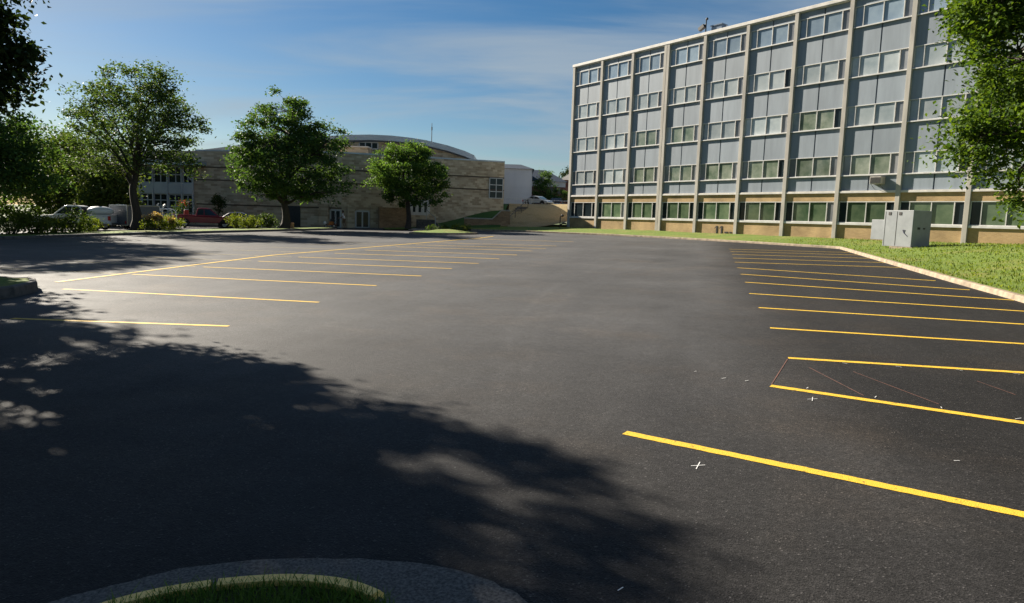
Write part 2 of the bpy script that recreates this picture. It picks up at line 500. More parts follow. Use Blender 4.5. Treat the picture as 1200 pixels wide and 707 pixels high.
def sheet(name, poly, zf, step, m, parent=None):
    bm = bmesh.new()
    bm.faces.new([bm.verts.new((p[0], p[1], 0)) for p in poly])
    xs = [p[0] for p in poly]; ys = [p[1] for p in poly]
    for ax, lo, hi in ((0, min(xs), max(xs)), (1, min(ys), max(ys))):
        t = lo + step
        while t < hi:
            co = [0, 0, 0]; no = [0, 0, 0]; co[ax] = t; no[ax] = 1
            bmesh.ops.bisect_plane(bm, geom=bm.verts[:] + bm.edges[:] + bm.faces[:], plane_co=co, plane_no=no)
            t += step
    for v in bm.verts: v.co.z = zf(v.co.x, v.co.y)
    for f in bm.faces: f.smooth = True
    bmesh.ops.recalc_face_normals(bm, faces=bm.faces[:])
    if sum(f.normal.z for f in bm.faces) < 0: bmesh.ops.reverse_faces(bm, faces=bm.faces[:])
    me = bpy.data.meshes.new(name); bm.to_mesh(me); bm.free()
    me.materials.append(M[m])
    o = bpy.data.objects.new(name, me); COL.objects.link(o)
    if parent: o.parent = parent
    return o


def strip(pts, w, zf, mb, mi=0, jit=0.0):    # flat ribbon following zf
    P = [Vector((p[0], p[1])) for p in pts]
    a, b = [], []
    for i, p in enumerate(P):
        t = (P[min(i + 1, len(P) - 1)] - P[max(i - 1, 0)]).normalized()
        n = Vector((-t.y, t.x))
        ja, jb = (random.uniform(-jit, jit), random.uniform(-jit, jit)) if jit else (0, 0)
        a.append(p + n * (w / 2 + ja)); b.append(p - n * (w / 2 + jb))
    vs = [(q.x, q.y, zf(q.x, q.y)) for q in a] + [(q.x, q.y, zf(q.x, q.y)) for q in b]
    n = len(P)
    mb.add(vs, [(n + i, n + i + 1, i + 1, i) for i in range(n - 1)], mi)


def kerb_mb(mb, pts, w, h, zf, side=1, mi=0, chamfer=.03):     # kerb: inner edge offset to `side`
    P = [Vector((p[0], p[1])) for p in pts]
    rows = []
    for i, p in enumerate(P):
        t = (P[min(i + 1, len(P) - 1)] - P[max(i - 1, 0)]).normalized()
        n = Vector((-t.y, t.x)) * side
        row = []
        for off, z in ((0, -.05), (0.012, h - chamfer), (chamfer + .012, h), (w, h), (w, -.05)):
            q = p + n * off
            row.append((q.x, q.y, zf(q.x, q.y) + z))
        rows.append(row)
    k = 5
    vs = [v for r in rows for v in r]
    fs = []
    for i in range(len(P) - 1):
        for j in range(k - 1):
            fs.append((i * k + j, (i + 1) * k + j, (i + 1) * k + j + 1, i * k + j + 1))
    fs.append(tuple(range(k))); fs.append(tuple((len(P) - 1) * k + j for j in range(k)))
    mb.add(vs, fs, mi)


def resample(pts, step):
    P = [Vector((p[0], p[1])) for p in pts]
    out = [P[0]]
    for a, b in zip(P, P[1:]):
        n = max(1, int((b - a).length / step))
        for i in range(1, n + 1): out.append(a.lerp(b, i / n))
    return out


def smooth_poly(pts, it=2):
    P = [Vector((p[0], p[1])) for p in pts]
    for _ in range(it):
        Q = [P[0]]
        for a, b in zip(P, P[1:]):
            Q += [a.lerp(b, .25), a.lerp(b, .75)]
        Q.append(P[-1]); P = Q
    return P


# ------------------------------------------------------------------ foliage
def leaves_mesh(name, pos, size, m, parent=None, aspect=.62, up=.35, out_dir=None):
    n = len(pos)
    nrm = rng.normal(size=(n, 3)); nrm[:, 2] = np.abs(nrm[:, 2]) + up
    nrm /= np.linalg.norm(nrm, axis=1)[:, None]
    ax = rng.normal(size=(n, 3)); ax[:, 2] -= .3
    ax -= nrm * (ax * nrm).sum(1)[:, None]; ax /= np.linalg.norm(ax, axis=1)[:, None] + 1e-9
    bx = np.cross(nrm, ax)
    s = size * rng.uniform(.65, 1.35, size=(n, 1))
    base = pos - ax * s * .5; tip = pos + ax * s * .5
    l = pos + bx * s * aspect * .5 + nrm * s * .12 - ax * s * .08
    r = pos - bx * s * aspect * .5 + nrm * s * .12 - ax * s * .08
    V = np.stack([base, r, tip, l], 1).reshape(-1, 3)
    i = np.arange(n) * 4
    Fc = np.stack([np.stack([i, i + 1, i + 2], 1), np.stack([i, i + 2, i + 3], 1)], 1).reshape(-1, 3)
    me = bpy.data.meshes.new(name)
    me.vertices.add(len(V)); me.vertices.foreach_set('co', V.astype(np.float32).ravel())
    me.loops.add(Fc.size); me.loops.foreach_set('vertex_index', Fc.astype(np.int32).ravel())
    me.polygons.add(len(Fc))
    me.polygons.foreach_set('loop_start', (np.arange(len(Fc)) * 3).astype(np.int32))
    me.polygons.foreach_set('loop_total', np.full(len(Fc), 3, np.int32))
    me.update(calc_edges=True); me.validate()
    me.materials.append(LEAF[m])
    o = bpy.data.objects.new(name, me); COL.objects.link(o)
    if parent: o.parent = parent
    return o


def blob_clumps(blobs, n, inner=.45):
    """clump centres spread through ellipsoids (x,y,z,rx,ry,rz[,weight]), mostly near their surface"""
    w = np.array([(b[6] if len(b) > 6 else 1) * b[3] * b[4] * b[5] for b in blobs]); w = w / w.sum()
    out = []
    for _ in range(n):
        b = blobs[rng.choice(len(blobs), p=w)]
        d = rng.normal(size=3); d /= np.linalg.norm(d)
        r = rng.uniform(inner ** 3, 1) ** (1 / 3)
        out.append(np.array(b[:3]) + d * r * np.array(b[3:6]))
    return np.array(out)


def tree(name, label, loc, trunk_h, trunk_r, blobs, nclump, nleaf, lsize, m, clump_r=.7, fork=None, extra=None,
         inner=.45, group=None, cat='tree', limbs=None, lean=(0, 0), limb_r=1.0, zs=1.0):
    t = thing(name, label, cat, loc, 0, group)
    t.scale = (1, 1, zs)
    C = blob_clumps(blobs, nclump, inner)
    if extra is not None: C = np.vstack([C, np.array(extra)])
    mb = MB()
    ztop = max(b[2] for b in blobs)
    cx = sum(b[0] for b in blobs) / len(blobs); cy = sum(b[1] for b in blobs) / len(blobs)
    # trunk continuing as a leader
    K = [Vector((0, 0, -.2)), Vector((lean[0] * .3, lean[1] * .3, trunk_h * .5)), Vector((lean[0], lean[1], trunk_h)),
         Vector(((lean[0] + cx) / 2, (lean[1] + cy) / 2, (trunk_h + ztop) / 2)), Vector((cx, cy, ztop))]
    flare = [trunk_r * 1.5, trunk_r, trunk_r * .85, trunk_r * .45, trunk_r * .12]
    pts, rr = [], []
    for i in range(len(K) - 1):
        for q in range(4):
            a = q / 4
            p = K[i].lerp(K[i + 1], a)
            p += Vector((math.sin(p.z * 1.3), math.cos(p.z * 1.1), 0)) * trunk_r * .35 * (1 if p.z > .3 else 0)
            pts.append(p); rr.append(flare[i] * (1 - a) + flare[i + 1] * a)
    pts.append(K[-1]); rr.append(flare[-1])
    mb.tube(pts, rr, 9)
    # main limbs, then each clump hangs on the nearest limb
    nl = limbs or 9
    idx = rng.permutation(len(C))[:nl]
    nodes = [(p, r) for p, r in zip(pts, rr) if p.z > trunk_h * .75]
    for i in idx:
        e = Vector(C[i]) * .97
        z0 = min(trunk_h + max(0, (e.z - trunk_h)) * .35, ztop * .8)
        z0 = max(trunk_h * .8, z0 * rng.uniform(.8, 1))
        s = min(pts, key=lambda p: abs(p.z - z0))
        mid = s.lerp(e, .5) + Vector((rng.normal() * .3, rng.normal() * .3, .12 * (e - s).length))
        L = []
        for q in range(9):
            a = q / 8
            p = s * (1 - a) ** 2 + mid * 2 * a * (1 - a) + e * a * a
            p += Vector((rng.normal(), rng.normal(), rng.normal())) * .05 * (e - s).length * .3 * (1 if 0 < q < 8 else 0)
            L.append(p)
        r0 = trunk_r * .42 * limb_r
        rad = [max(.012, r0 * (1 - .88 * q / 8)) for q in range(9)]
        mb.tube(L, rad, 6)
        nodes += list(zip(L[2:], rad[2:]))
    NP = np.array([tuple(p) for p, _ in nodes])
    for i, c in enumerate(C):
        d = ((NP - c) ** 2).sum(1) + np.where(NP[:, 2] > c[2] + .3, 3, 0)
        j = int(d.argmin())
        p0, r0 = nodes[j]; e = Vector(c)
        if (e - p0).length < .15: continue
        mid = p0.lerp(e, .5) + Vector((rng.normal(), rng.normal(), abs(rng.normal()))) * .08 * (e - p0).length
        rb = min(r0 * .7, .03 + .018 * (e - p0).length)
        mb.tube([p0, mid, e], [rb, rb * .65, .008], 5, cap=False)
    mb.build('trunk', 'bark', t, smooth=True)
    pos = []
    for c in C:
        k = max(3, int(nleaf * rng.uniform(.55, 1.4)))
        rc = clump_r * rng.uniform(.65, 1.3)
        q = rng.normal(size=(k, 3)) * np.array([rc, rc, rc * .62]) * .55
        pos.append(c + q)
    leaves_mesh('crown', np.vstack(pos), lsize, m, t)
    return t


def shrub(name, label, loc, rx, ry, h, n, lsize, m, group=None, cat='shrub', extra=None):
    t = thing(name, label, cat, loc, 0, group)
    mb = MB()
    C = blob_clumps([(0, 0, h * .5, rx, ry, h * .5)], max(14, n // 60), .5)
    C[:, 2] = np.maximum(C[:, 2], .1)
    for c in C:
        mb.tube([(c[0] * .15, c[1] * .15, -.05), (c[0] * .5, c[1] * .5, c[2] * .55), tuple(c)], [.025, .015, .006], 5, cap=False)
    mb.build('stem', 'bark', t)
    pos = np.vstack([c + rng.normal(size=(max(4, n // len(C)), 3)) * np.array([.2, .2, .15]) * (h / 1.5 + .3) for c in C])
    pos = pos[pos[:, 2] > .02]
    leaves_mesh('foliage', pos, lsize, m, t)
    if extra:
        em, en, es, zlo = extra
        D = C[C[:, 2] > h * zlo]
        if len(D):
            p2 = np.vstack([c + np.array([0, -.1, .12]) + rng.normal(size=(en // len(D) + 1, 3)) * .14 for c in D])
            leaves_mesh('blossom', p2, es, em, t)
    return t


# ------------------------------------------------------------------ ground
def terrain():
    rings = [0, 6, 14, 24, 36, 50, 66, 84, 104, 130, 170, 240, 400, 800, 1600, 3500]
    n = 72
    vs, fs = [], []
    for r in rings:
        for k in range(n):
            a = 2 * math.pi * k / n
            x, y = r * math.cos(a), r * math.sin(a)
            w = sstep(90, 240, r)
            z = lot(x, y) * (1 - w) + .2 * w - .08
            vs.append((x, y, z))
    for i in range(len(rings) - 1):
        for k in range(n):
            fs.append((i * n + k, (i + 1) * n + k, (i + 1) * n + (k + 1) % n, i * n + (k + 1) % n))
    o = MB().add(vs, fs).build('ground', 'far_ground', smooth=True)
    tag(o, kind='structure')


terrain()

lot_poly = [(-38, -22), (58, -22), (58, 40), (30, 78), (6, 90), (-40, 90), (-43, 62), (-33, 44), (-34, 28)]
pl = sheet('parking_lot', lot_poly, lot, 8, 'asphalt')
tag(pl, kind='structure')
zp = lambda x, y: lot(x, y) + .004

# painted stall lines (parts of the lot)
RIGHT = [((732, 507.5), (1200, 603.5)), ((903, 452.5), (1200, 496)), ((923.6, 419.8), (1200, 437)), ((902.4, 384.6), (1200, 403.3)),
         ((888.9, 360.8), (1200, 380.3)), ((877.9, 344.2), (1200, 365)), ((873.1, 330.9), (1180, 351.5)), ((868, 321.5), (1136, 340)),
         ((864.1, 314), (1098.7, 329.4)), ((861.3, 307.5), None), ((859.2, 302.6), None), ((857.5, 298.3), None),
         ((855.9, 294.9), None), ((854.2, 292.2), None)]
D_LINE = Vector((.964, -.267))
for a, b in RIGHT:
    A = G(*a).xy
    d = (G(*b).xy - A).normalized() if b else D_LINE
    mb = MB(); strip(resample([A, A + d * 6.4], .06), .115, zp, mb, jit=.005)
    mb.build('stall_line', 'paint', pl)
LEFT = [(268, 382.5), (373.7, 354.5), (441, 335), (493.7, 323.7), (529.7, 315), (560.8, 309), (585, 303.5), (606, 299), (624, 294.3),
        (639.7, 291.5), (652, 288.5), (672.5, 283.5)]
SP0, SP1 = G(66, 331).xy, G(562, 279.3).xy
starts = {0: G(14, 373.5).xy, 1: G(74, 339).xy}
sd = (SP1 - SP0).normalized()
for k, e in enumerate(LEFT):
    E_ = G(*e).xy
    if k in starts: A = starts[k]
    else:
        d = -D_LINE
        # meet the spine
        den = d.x * sd.y - d.y * sd.x
        w = SP0 - E_
        t = (w.x * sd.y - w.y * sd.x) / den
        A = E_ + d * max(3, min(t, 8))
    mb = MB(); strip(resample([A, E_], .12), .11, zp, mb, jit=.006)
    mb.build('stall_line', 'paint', pl)
    if 2 <= k <= 9:                           # faint stalls beyond the divider
        B = A - D_LINE * 5.2
        mb = MB(); strip(resample([A - D_LINE * .3, B], .8), .1, zp, mb)
        mb.build('stall_line', 'worn_paint', pl)
mb = MB(); strip(resample([SP0, G(320, 299.3).xy, SP1, G(578, 277.2).xy], .3), .15, lambda x, y: lot(x, y) + .008, mb, jit=.006)
mb.build('divider_line', 'paint', pl)
mb = MB()
for c, r in (((818, 546), 1), ((952, 468), 1)):
    p = G(*c).xy
    for ang, L in ((.2, .12), (1.15, .17)):
        v = Vector((math.cos(ang), math.sin(ang))) * L / 2
        strip([p - v, p + v], .007, zp, mb)
mb.build('chalk_cross', 'chalk', pl)
mb = MB()
for c, ang, L in (((946, 455.5), .9, .08), ((1026, 466), .9, .1), ((1103, 478.5), 1.2, .08), ((1193, 491.5), .4, .12), ((848, 444), .5, .1),
                  ((875, 447), .6, .08), ((815, 436), .6, .06), ((990, 426.5), -1, .09), ((1053, 430.5), -1, .1), ((1124, 434.5), -1, .1),
                  ((1191, 438.8), -1, .1), ((1121, 541), 0, .06), ((727, 692), .8, .06)):
    p = G(*c).xy; v = Vector((math.cos(ang), math.sin(ang))) * L / 2
    strip([p - v * .8, p + v * .8], .007, lambda x, y: lot(x, y) + .009, mb)
mb.build('chalk_tick', 'chalk', pl)
mb = MB()
for a, b in (((904, 451), (923, 421)), ((948, 431), (1012, 464)), ((1000, 436), (1100, 474)), ((1145, 447), (1190, 463))):
    strip([G(*a).xy, G(*b).xy], .012, zp, mb)
mb.build('snap_line', 'redchalk', pl)

# ------------------------------------------------------------------ lawn along the office
KP = [G(1330, 398).xy, G(1255, 374).xy, G(1200, 355).xy, G(1130, 335.5).xy, G(1060, 315).xy, G(1010, 300).xy, G(984, 292).xy]
CORN = KP[-1]
KF = [G(975, 291.2).xy, G(930, 288.5).xy, G(860, 284).xy, G(740, 277.3).xy, G(640, 273).xy, G(590, 271.3).xy, G(552, 270.3).xy]
kerb_line = smooth_poly(KP, 2) + smooth_poly([CORN] + KF, 2)[1:]
first = kerb_line[0]
kerb_line = [first + (first - KP[1]).normalized() * 14] + kerb_line
DF = Vector((math.cos(.956896), -math.sin(.956896)))      # along the facade, towards the camera's right
NF = Vector((-DF.y, DF.x))                                # into the building
K0 = Vector((5.6775, 75.2646))


def kdist(x, y):
    p = Vector((x, y)); best = 1e9
    for a, b in zip(kerb_line, kerb_line[1:]):
        ab = b - a; t = max(0, min(1, (p - a).dot(ab) / max(ab.length_squared, 1e-9)))
        best = min(best, (p - a - ab * t).length)
    return best


def lawn_z(x, y):
    d = kdist(x, y)
    near = sstep(48, 25, y)
    z = lot(x, y) + .13 + .24 * sstep(.2, 5.5, d) + .35 * near * sstep(.3, 7, d)
    z += .06 * pnoise(Vector((x * .5, y * .5, 0))) * sstep(.1, 2, d) + .03 * pnoise(Vector((x * 1.7, y * 1.7, 3))) * sstep(.3, 2, d)
    return z


inner = []
for i, p in enumerate(kerb_line):
    t = (kerb_line[min(i + 1, len(kerb_line) - 1)] - kerb_line[max(i - 1, 0)]).normalized()
    inner.append(p + Vector((t.y, -t.x)) * .13)
lawn_poly = [tuple(p) for p in inner] + [(-6.5, 75.2), (2, 79), tuple(K0 + NF * 3), tuple(K0 + DF * 30 + NF * 3), tuple(K0 + DF * 62 + NF * 3), (46, 16), (33, 0)]
lw = sheet('lawn', lawn_poly, lawn_z, 1.1, 'grass')
tag(lw, kind='structure')
mb = MB()
kerb_mb(mb, kerb_line, .17, .14, lot, side=-1)
mb.build('kerb', 'kerb', lw)


def blades(name, pts, hts, m, wid=.008, lean=.35, parent=None):
    n = len(pts)
    a = rng.uniform(0, 2 * np.pi, n)
    dirx = np.stack([np.cos(a), np.sin(a), np.zeros(n)], 1)
    side = np.stack([-np.sin(a), np.cos(a), np.zeros(n)], 1)
    h = hts[:, None]
    w = wid * rng.uniform(.7, 1.3, (n, 1))
    ln = lean * h * rng.uniform(.2, 1.6, (n, 1))
    b0, b1 = pts - side * w, pts + side * w
    mid = pts + np.array([0, 0, 1]) * h * .6 + dirx * ln * .4
    m0, m1 = mid - side * w * .7, mid + side * w * .7
    tip = pts + np.array([0, 0, 1]) * h + dirx * ln
    V = np.stack([b0, b1, m0, m1, tip], 1).reshape(-1, 3)
    i = np.arange(n) * 5
    T = np.stack([np.stack([i, i + 1, i + 3], 1), np.stack([i, i + 3, i + 2], 1), np.stack([i + 2, i + 3, i + 4], 1)], 1).reshape(-1, 3)
    me = bpy.data.meshes.new(name)
    me.vertices.add(len(V)); me.vertices.foreach_set('co', V.astype(np.float32).ravel())
    me.loops.add(T.size); me.loops.foreach_set('vertex_index', T.astype(np.int32).ravel())
    me.polygons.add(len(T))
    me.polygons.foreach_set('loop_start', (np.arange(len(T)) * 3).astype(np.int32))
    me.polygons.foreach_set('loop_total', np.full(len(T), 3, np.int32))
    me.update(calc_edges=True); me.validate()
    me.materials.append(LEAF[m])
    o = bpy.data.objects.new(name, me); COL.objects.link(o)
    if parent: o.parent = parent
    return o


# short blades over the near part of the lawn
pts = []
while len(pts) < 26000:
    x, y = rng.uniform(11, 36), rng.uniform(14, 50)
    if rng.uniform() > (22 / max(y, 14)) ** 1.3: continue
    p = Vector((x, y))
    if (p - K0).dot(NF) > -.15: continue
    j = min(range(len(kerb_line)), key=lambda q: (kerb_line[q] - p).length_squared)
    j = max(1, min(len(kerb_line) - 2, j))
    t = kerb_line[j + 1] - kerb_line[j - 1]
    if t.x * (p - kerb_line[j]).y - t.y * (p - kerb_line[j]).x > -.2 * t.length: continue
    pts.append((x, y, lawn_z(x, y)))
pts = np.array(pts)
o = blades('grass', pts, rng.uniform(.03, .1, len(pts)), 'lawn', wid=.02, lean=.8)
tag(o, 'short yellow-green grass blades of the lawn beside the office', 'grass', kind='stuff')

# ------------------------------------------------------------------ verge on the far left
VK = [(-36, 16), (-31.5, 30), G(0, 281).xy, G(130, 276.3).xy, G(220, 274).xy, G(300, 271.8).xy, G(395, 269.4).xy]
vk = smooth_poly(VK, 2)
vin = []
for i, p in enumerate(vk):
    t = (vk[min(i + 1, len(vk) - 1)] - vk[max(i - 1, 0)]).normalized()
    vin.append((p, Vector((-t.y, t.x))))
vpoly = [tuple(p + n * .12) for p, n in vin] + [tuple(p + n * (1.2 + 2.4 * min(1, (len(vin) - 1 - i) / 6))) for i, (p, n) in reversed(list(enumerate(vin)))]
vz = lambda x, y: lot(x, y) + .17 + .05 * pnoise(Vector((x * .6, y * .6, 9)))
ve = sheet('verge', vpoly, vz, 1.5, 'grass')
tag(ve, kind='structure')
mb = MB(); kerb_mb(mb, vk, .15, .16, lot, side=1); mb.build('kerb', 'old_kerb', ve)

# small grass strip left of the steps, and pale walk
strip_poly = [tuple(G(452, 270.2).xy), tuple(G(482, 269.8).xy), tuple(G(484, 267.6).xy), tuple(G(448, 268.2).xy)]
gs = sheet('grass_strip', strip_poly, lambda x, y: lot(x, y) + .1, 2, 'grass'); tag(gs, kind='structure')
wk = sheet('footpath', [tuple(G(478, 270.3).xy), tuple(G(545, 269.3).xy), tuple(G(556, 267.5).xy), tuple(G(500, 266).xy), tuple(G(482, 268).xy)],
           lambda x, y: lot(x, y) + .06, 2, 'walk'); tag(wk, kind='structure')


# ------------------------------------------------------------------ kerbed islands
def island(name, label, outline, zk, kerb_m, grass_m='grass', w=.15, crown=.06):
    P = [Vector(p) for p in outline]
    c = sum(P, Vector((0, 0))) / len(P)
    t = thing(name, label, 'traffic island', (c.x, c.y, lot(c.x, c.y)))
    loop = smooth_poly(P + [P[0]], 2)
    loc = [p - c for p in loop]
    zl = lambda x, y: lot(x + c.x, y + c.y) - lot(c.x, c.y)
    area = sum(a.x * b.y - b.x * a.y for a, b in zip(loc, loc[1:]))
    side = 1 if area > 0 else -1
    mb = MB(); kerb_mb(mb, loc, w, zk, zl, side=side); mb.build('kerb', kerb_m, t)
    ins = []
    for i, p in enumerate(loc[:-1]):
        q = (loc[i + 1] - loc[i - 1 if i else -2]).normalized()
        ins.append(tuple(p + Vector((-q.y, q.x)) * side * w * .8))
    sheet('turf', ins, lambda x, y: zl(x, y) + zk - .02 + crown * max(0, 1 - (x * x + y * y) / 4), 1, grass_m, t)
    return t, c


il, ic = island('traffic_island', 'dark kerbed island at the left edge of the lot, under the magnolia',
                [G(45, 342).xy, G(42, 335).xy, G(22, 326.5, .22).xy, G(-5, 322, .22).xy, (-17, 18.5), (-18.5, 13), (-14, 9.3), tuple(G(0, 353).xy)],
                .24, 'old_kerb')
fi, fc = island('traffic_island', 'small planted island in front of the brick hall steps',
                [tuple(G(479, 274.6).xy), tuple(G(520, 275.4).xy), tuple(G(556, 275.2).xy), tuple(G(562, 274.2).xy), tuple(G(530, 271.2).xy), tuple(G(486, 272).xy)],
                .15, 'kerb', crown=.25)
for q, (px, py) in enumerate(((520, 273), (533, 273.4), (545, 273.6), (507, 273.2))):
    p = G(px, py)
    shrub('low_plant', ['small blue-green plant near the middle of the planted island', 'low pale grassy plant right of middle on the planted island',
                        'lowest plant at the right tip of the planted island', 'low dark plant left on the planted island'][q],
          (p.x, p.y, p.z + .2), .5, .4, .5, 260, .12, ['dkshrub', 'shrub', 'shrub', 'dkshrub'][q], group='plants on the far island', cat='plant')

# foreground island: kerb seen from behind, painted yellow, old gutter in front
ny = thing('traffic_island', 'grass island with yellow painted kerb at the bottom of the photo', 'traffic island', (-1.3, 2.6, lot(-1.3, 2.6)))
off = Vector((1.3, 0)); base = Vector((-1.3, 2.6))
zl = lambda x, y: lot(x - 1.3, y + 2.6) - lot(-1.3, 2.6)
KH = .13


def GK(px, py):
    return G(px, py, KH).xy - base


arc_l = [GK(20, 745), GK(60, 722), GK(105, 705), GK(150, 692), GK(200, 681), GK(248, 674.5)]
arc_r = [GK(258, 673), GK(300, 669), GK(350, 667), GK(400, 671), GK(430, 678), GK(452, 687)]
arc_end = [GK(452, 687), GK(475, 699), GK(500, 722), GK(520, 760), GK(525, 830)]
kl, kr, ke = smooth_poly(arc_l, 2), smooth_poly(arc_r, 2), smooth_poly(arc_end, 2)
mb = MB(); kerb_mb(mb, kl, .105, KH, zl, side=-1, chamfer=.03); kerb_mb(mb, kr, .105, KH, zl, side=-1, chamfer=.03)
mb.build('kerb', 'kerb_paint', ny)
mb = MB(); kerb_mb(mb, ke, .13, KH - .035, zl, side=-1); mb.build('kerb_end', 'old_kerb', ny)
# gutter ring outside kerb
outer = [G(-20, 735).xy, G(60, 707).xy, G(130, 689).xy, G(190, 673).xy, G(240, 664).xy, G(300, 658.5).xy, G(370, 656).xy, G(430, 658).xy, G(500, 663).xy,
         G(550, 673).xy, G(595, 692).xy, G(625, 712).xy, G(660, 760).xy]
outer = [p - base for p in smooth_poly(outer, 2)]
outer = [p + Vector((rng.normal() * .004, rng.normal() * .005)) for p in resample(outer, .06)]
gut = [tuple(p) for p in outer] + [tuple(p) for p in reversed(kl + kr + ke)]
gsh = sheet('gutter', gut, lambda x, y: zl(x, y) + .012, .4, 'gutter', ny)
turf_poly = []
for arc in (kl, kr, ke):
    for i, p in enumerate(arc):
        t = (arc[min(i + 1, len(arc) - 1)] - arc[max(i - 1, 0)]).normalized()
        turf_poly.append(tuple(p + Vector((t.y, -t.x)) * .085))
turf_poly += [tuple(Vector((1.0, -.9)) - off * 0), (-1.2, -1.2)]
sheet('turf', turf_poly, lambda x, y: zl(x, y) + KH - .03, .3, 'soil', ny)
bp = []
tp = [Vector(p) for p in turf_poly]


def inside(p, poly):
    c = False
    for a, b in zip(poly, poly[1:] + poly[:1]):
        if (a.y > p.y) != (b.y > p.y) and p.x < (b.x - a.x) * (p.y - a.y) / (b.y - a.y) + a.x: c = not c
    return c


tries = 0
while len(bp) < 15000 and tries < 200000:
    tries += 1
    p = Vector((rng.uniform(-1.3, 1.3), rng.uniform(-.6, 1.2)))
    if inside(p, tp):
        dens = .5 + .5 * pnoise(Vector((p.x * 3, p.y * 3, 1)))
        if rng.uniform() < dens + .35: bp.append((p.x, p.y, zl(p.x, p.y) + KH - .035))
bp = np.array(bp)
hb = np.clip(rng.normal(.055, .02, len(bp)), .02, .12)
o = blades('grass', bp + np.array([base.x, base.y, lot(-1.3, 2.6)]), hb, 'blade', wid=.0028, lean=.9)
tag(o, 'dark green grass blades growing inside the yellow kerb', 'grass', kind='stuff')

# ------------------------------------------------------------------ grass bank, walls, steps between the buildings
def bank_z(x, y):
    rise = sstep(71, 83, y) * 2.75 * sstep(-12.5, -1.5, x + (y - 76) * .2)
    return lot(x, y) + .05 + rise * 1.0 + .05 * pnoise(Vector((x * .7, y * .7, 4)))


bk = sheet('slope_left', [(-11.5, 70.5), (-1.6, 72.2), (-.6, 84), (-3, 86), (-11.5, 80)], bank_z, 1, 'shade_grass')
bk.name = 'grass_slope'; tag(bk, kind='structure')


def bank2_z(x, y):
    return lot(x, y) + .1 + 2.75 * sstep(71, 83.5, y) + .06 * pnoise(Vector((x * .7, y * .7, 4)))


b2 = sheet('grass_bank', [(-.7, 71.5), (6.0, 75.8), (14, 82), (14, 92), (-.7, 92)], bank2_z, 1, 'dry_grass')
tag(b2, kind='structure')
TZ = 3.85
tr = sheet('terrace', [(-12, 84.5), (40, 84.5), (60, 150), (-30, 150)], lambda x, y: TZ + .01 * (y - 84), 6, 'walk')
tag(tr, kind='structure')

# low brick retaining wall with stair cheek
wy = 74.3
a, b_ = at(544, 262, wy), at(577, 262, wy)
rw = thing('retaining_wall', 'low brick retaining wall with pale cap rising beside the outdoor stairs', 'wall', (a.x, wy, lot(a.x, wy)))
z1 = at(560, 256.8, wy).z - rw.location.z
Lw = b_.x - a.x
c = at(588, 247.5, wy); Lc = c.x - a.x; z2 = c.z - rw.location.z
prof = [(0, -.3), (Lc + .9, -.3), (Lc + .9, z2), (Lc, z2), (Lw, z1), (0, z1)]
MB().xprism(prof, -.15, .15).build('wall', 'low_brick', rw)
cap = [(0, z1), (Lw, z1), (Lc, z2), (Lc + .9, z2), (Lc + .9, z2 + .12), (Lc - .03, z2 + .12), (Lw - .04, z1 + .12), (-.05, z1 + .12)]
MB().xprism(cap, -.19, .19).build('cap', 'walk', rw)
st = thing('stairs', 'concrete steps climbing the bank beside the brick cheek wall', 'stairs', (at(583, 262, 74.8).x, 74.9, lot(-1.5, 74.9) + .3))
mb = MB()
for i in range(12):
    mb.box(.26 * i * .7, .26 * i * .7 + 1.2, .45 * i, .45 * i + .5, -.2, .19 * (i + 1))
mb.build('steps', 'old_kerb', st)
mb = MB()
for dx in (1.15,):
    mb.tube([(dx, 0, 1.0), (dx + 2.1, 5.2, 3.2)], .03, 6)
    for f in (0, .33, .66, 1): mb.tube([(dx + 2.1 * f, 5.2 * f, .1 + 2.1 * f), (dx + 2.1 * f, 5.2 * f, 1 + 2.2 * f)], .025, 6)
mb.build('handrail', 'dark_metal', st)

# entrance steps of the hall
p = at(507, 262, 73.0)
es = thing('stairs', 'wide concrete steps with rail post below the white glazed entrance', 'stairs', (p.x, 71.5, lot(p.x, 71.5)))
mb = MB()
for i in range(7):
    mb.box(-1.3 - .1 * i, 1.2 - .2 * i, .5 * i, .5 * i + .55, -.1, .14 * (i + 1))
mb.build('steps', 'old_kerb', es)
mb = MB()
mb.tube([(.4, .4, 0), (.4, .4, 1.25)], .05, 7); mb.tube([(.4, .4, 1.2), (-.9, 3.4, 2.0)], .035, 6); mb.tube([(-.9, 3.4, .8), (-.9, 3.4, 2.0)], .04, 6)
mb.build('handrail', 'steel', es)

# ------------------------------------------------------------------ office building
OZ = 1.42
off_b = thing('office_building', 'five-storey office block with grey panels, concrete columns and buff brick base', 'building', (K0.x, K0.y, OZ), math.atan2(DF.y, DF.x))
W, NB, H = 4.27, 13, 16.75
REC = .16
LEN = W * NB
mb = MB()
mb.box(.02, LEN - .02, REC, REC + .3, -.6, .98)
mb.box(.02, LEN - .02, REC, REC + .3, 2.62, 3.2)
mb.box(.1, LEN - .1, REC + .3, 14, -.6, 3.2)
mb.build('wall', 'office_brick', off_b)
mb = MB(); mb.box(.1, LEN - .1, REC + .25, 14, 3.2, 16.45); mb.build('inner_wall', 'panel', off_b)
mb = MB(); mb.box(-.28, LEN + .2, -.03, 14.1, 16.5, 16.75); mb.box(-.25, LEN + .1, .02, 14.0, 16.44, 16.5)
mb.build('roof_edge', 'coping', off_b, bevel=.02)
mb = MB(); mb.box(-.1, LEN, -.0 + .03, REC + .2, 3.2, 3.3); mb.box(-.1, LEN, .05, REC + .2, 3.3, 3.36)
mb.build('floor_ledge', 'coping', off_b)
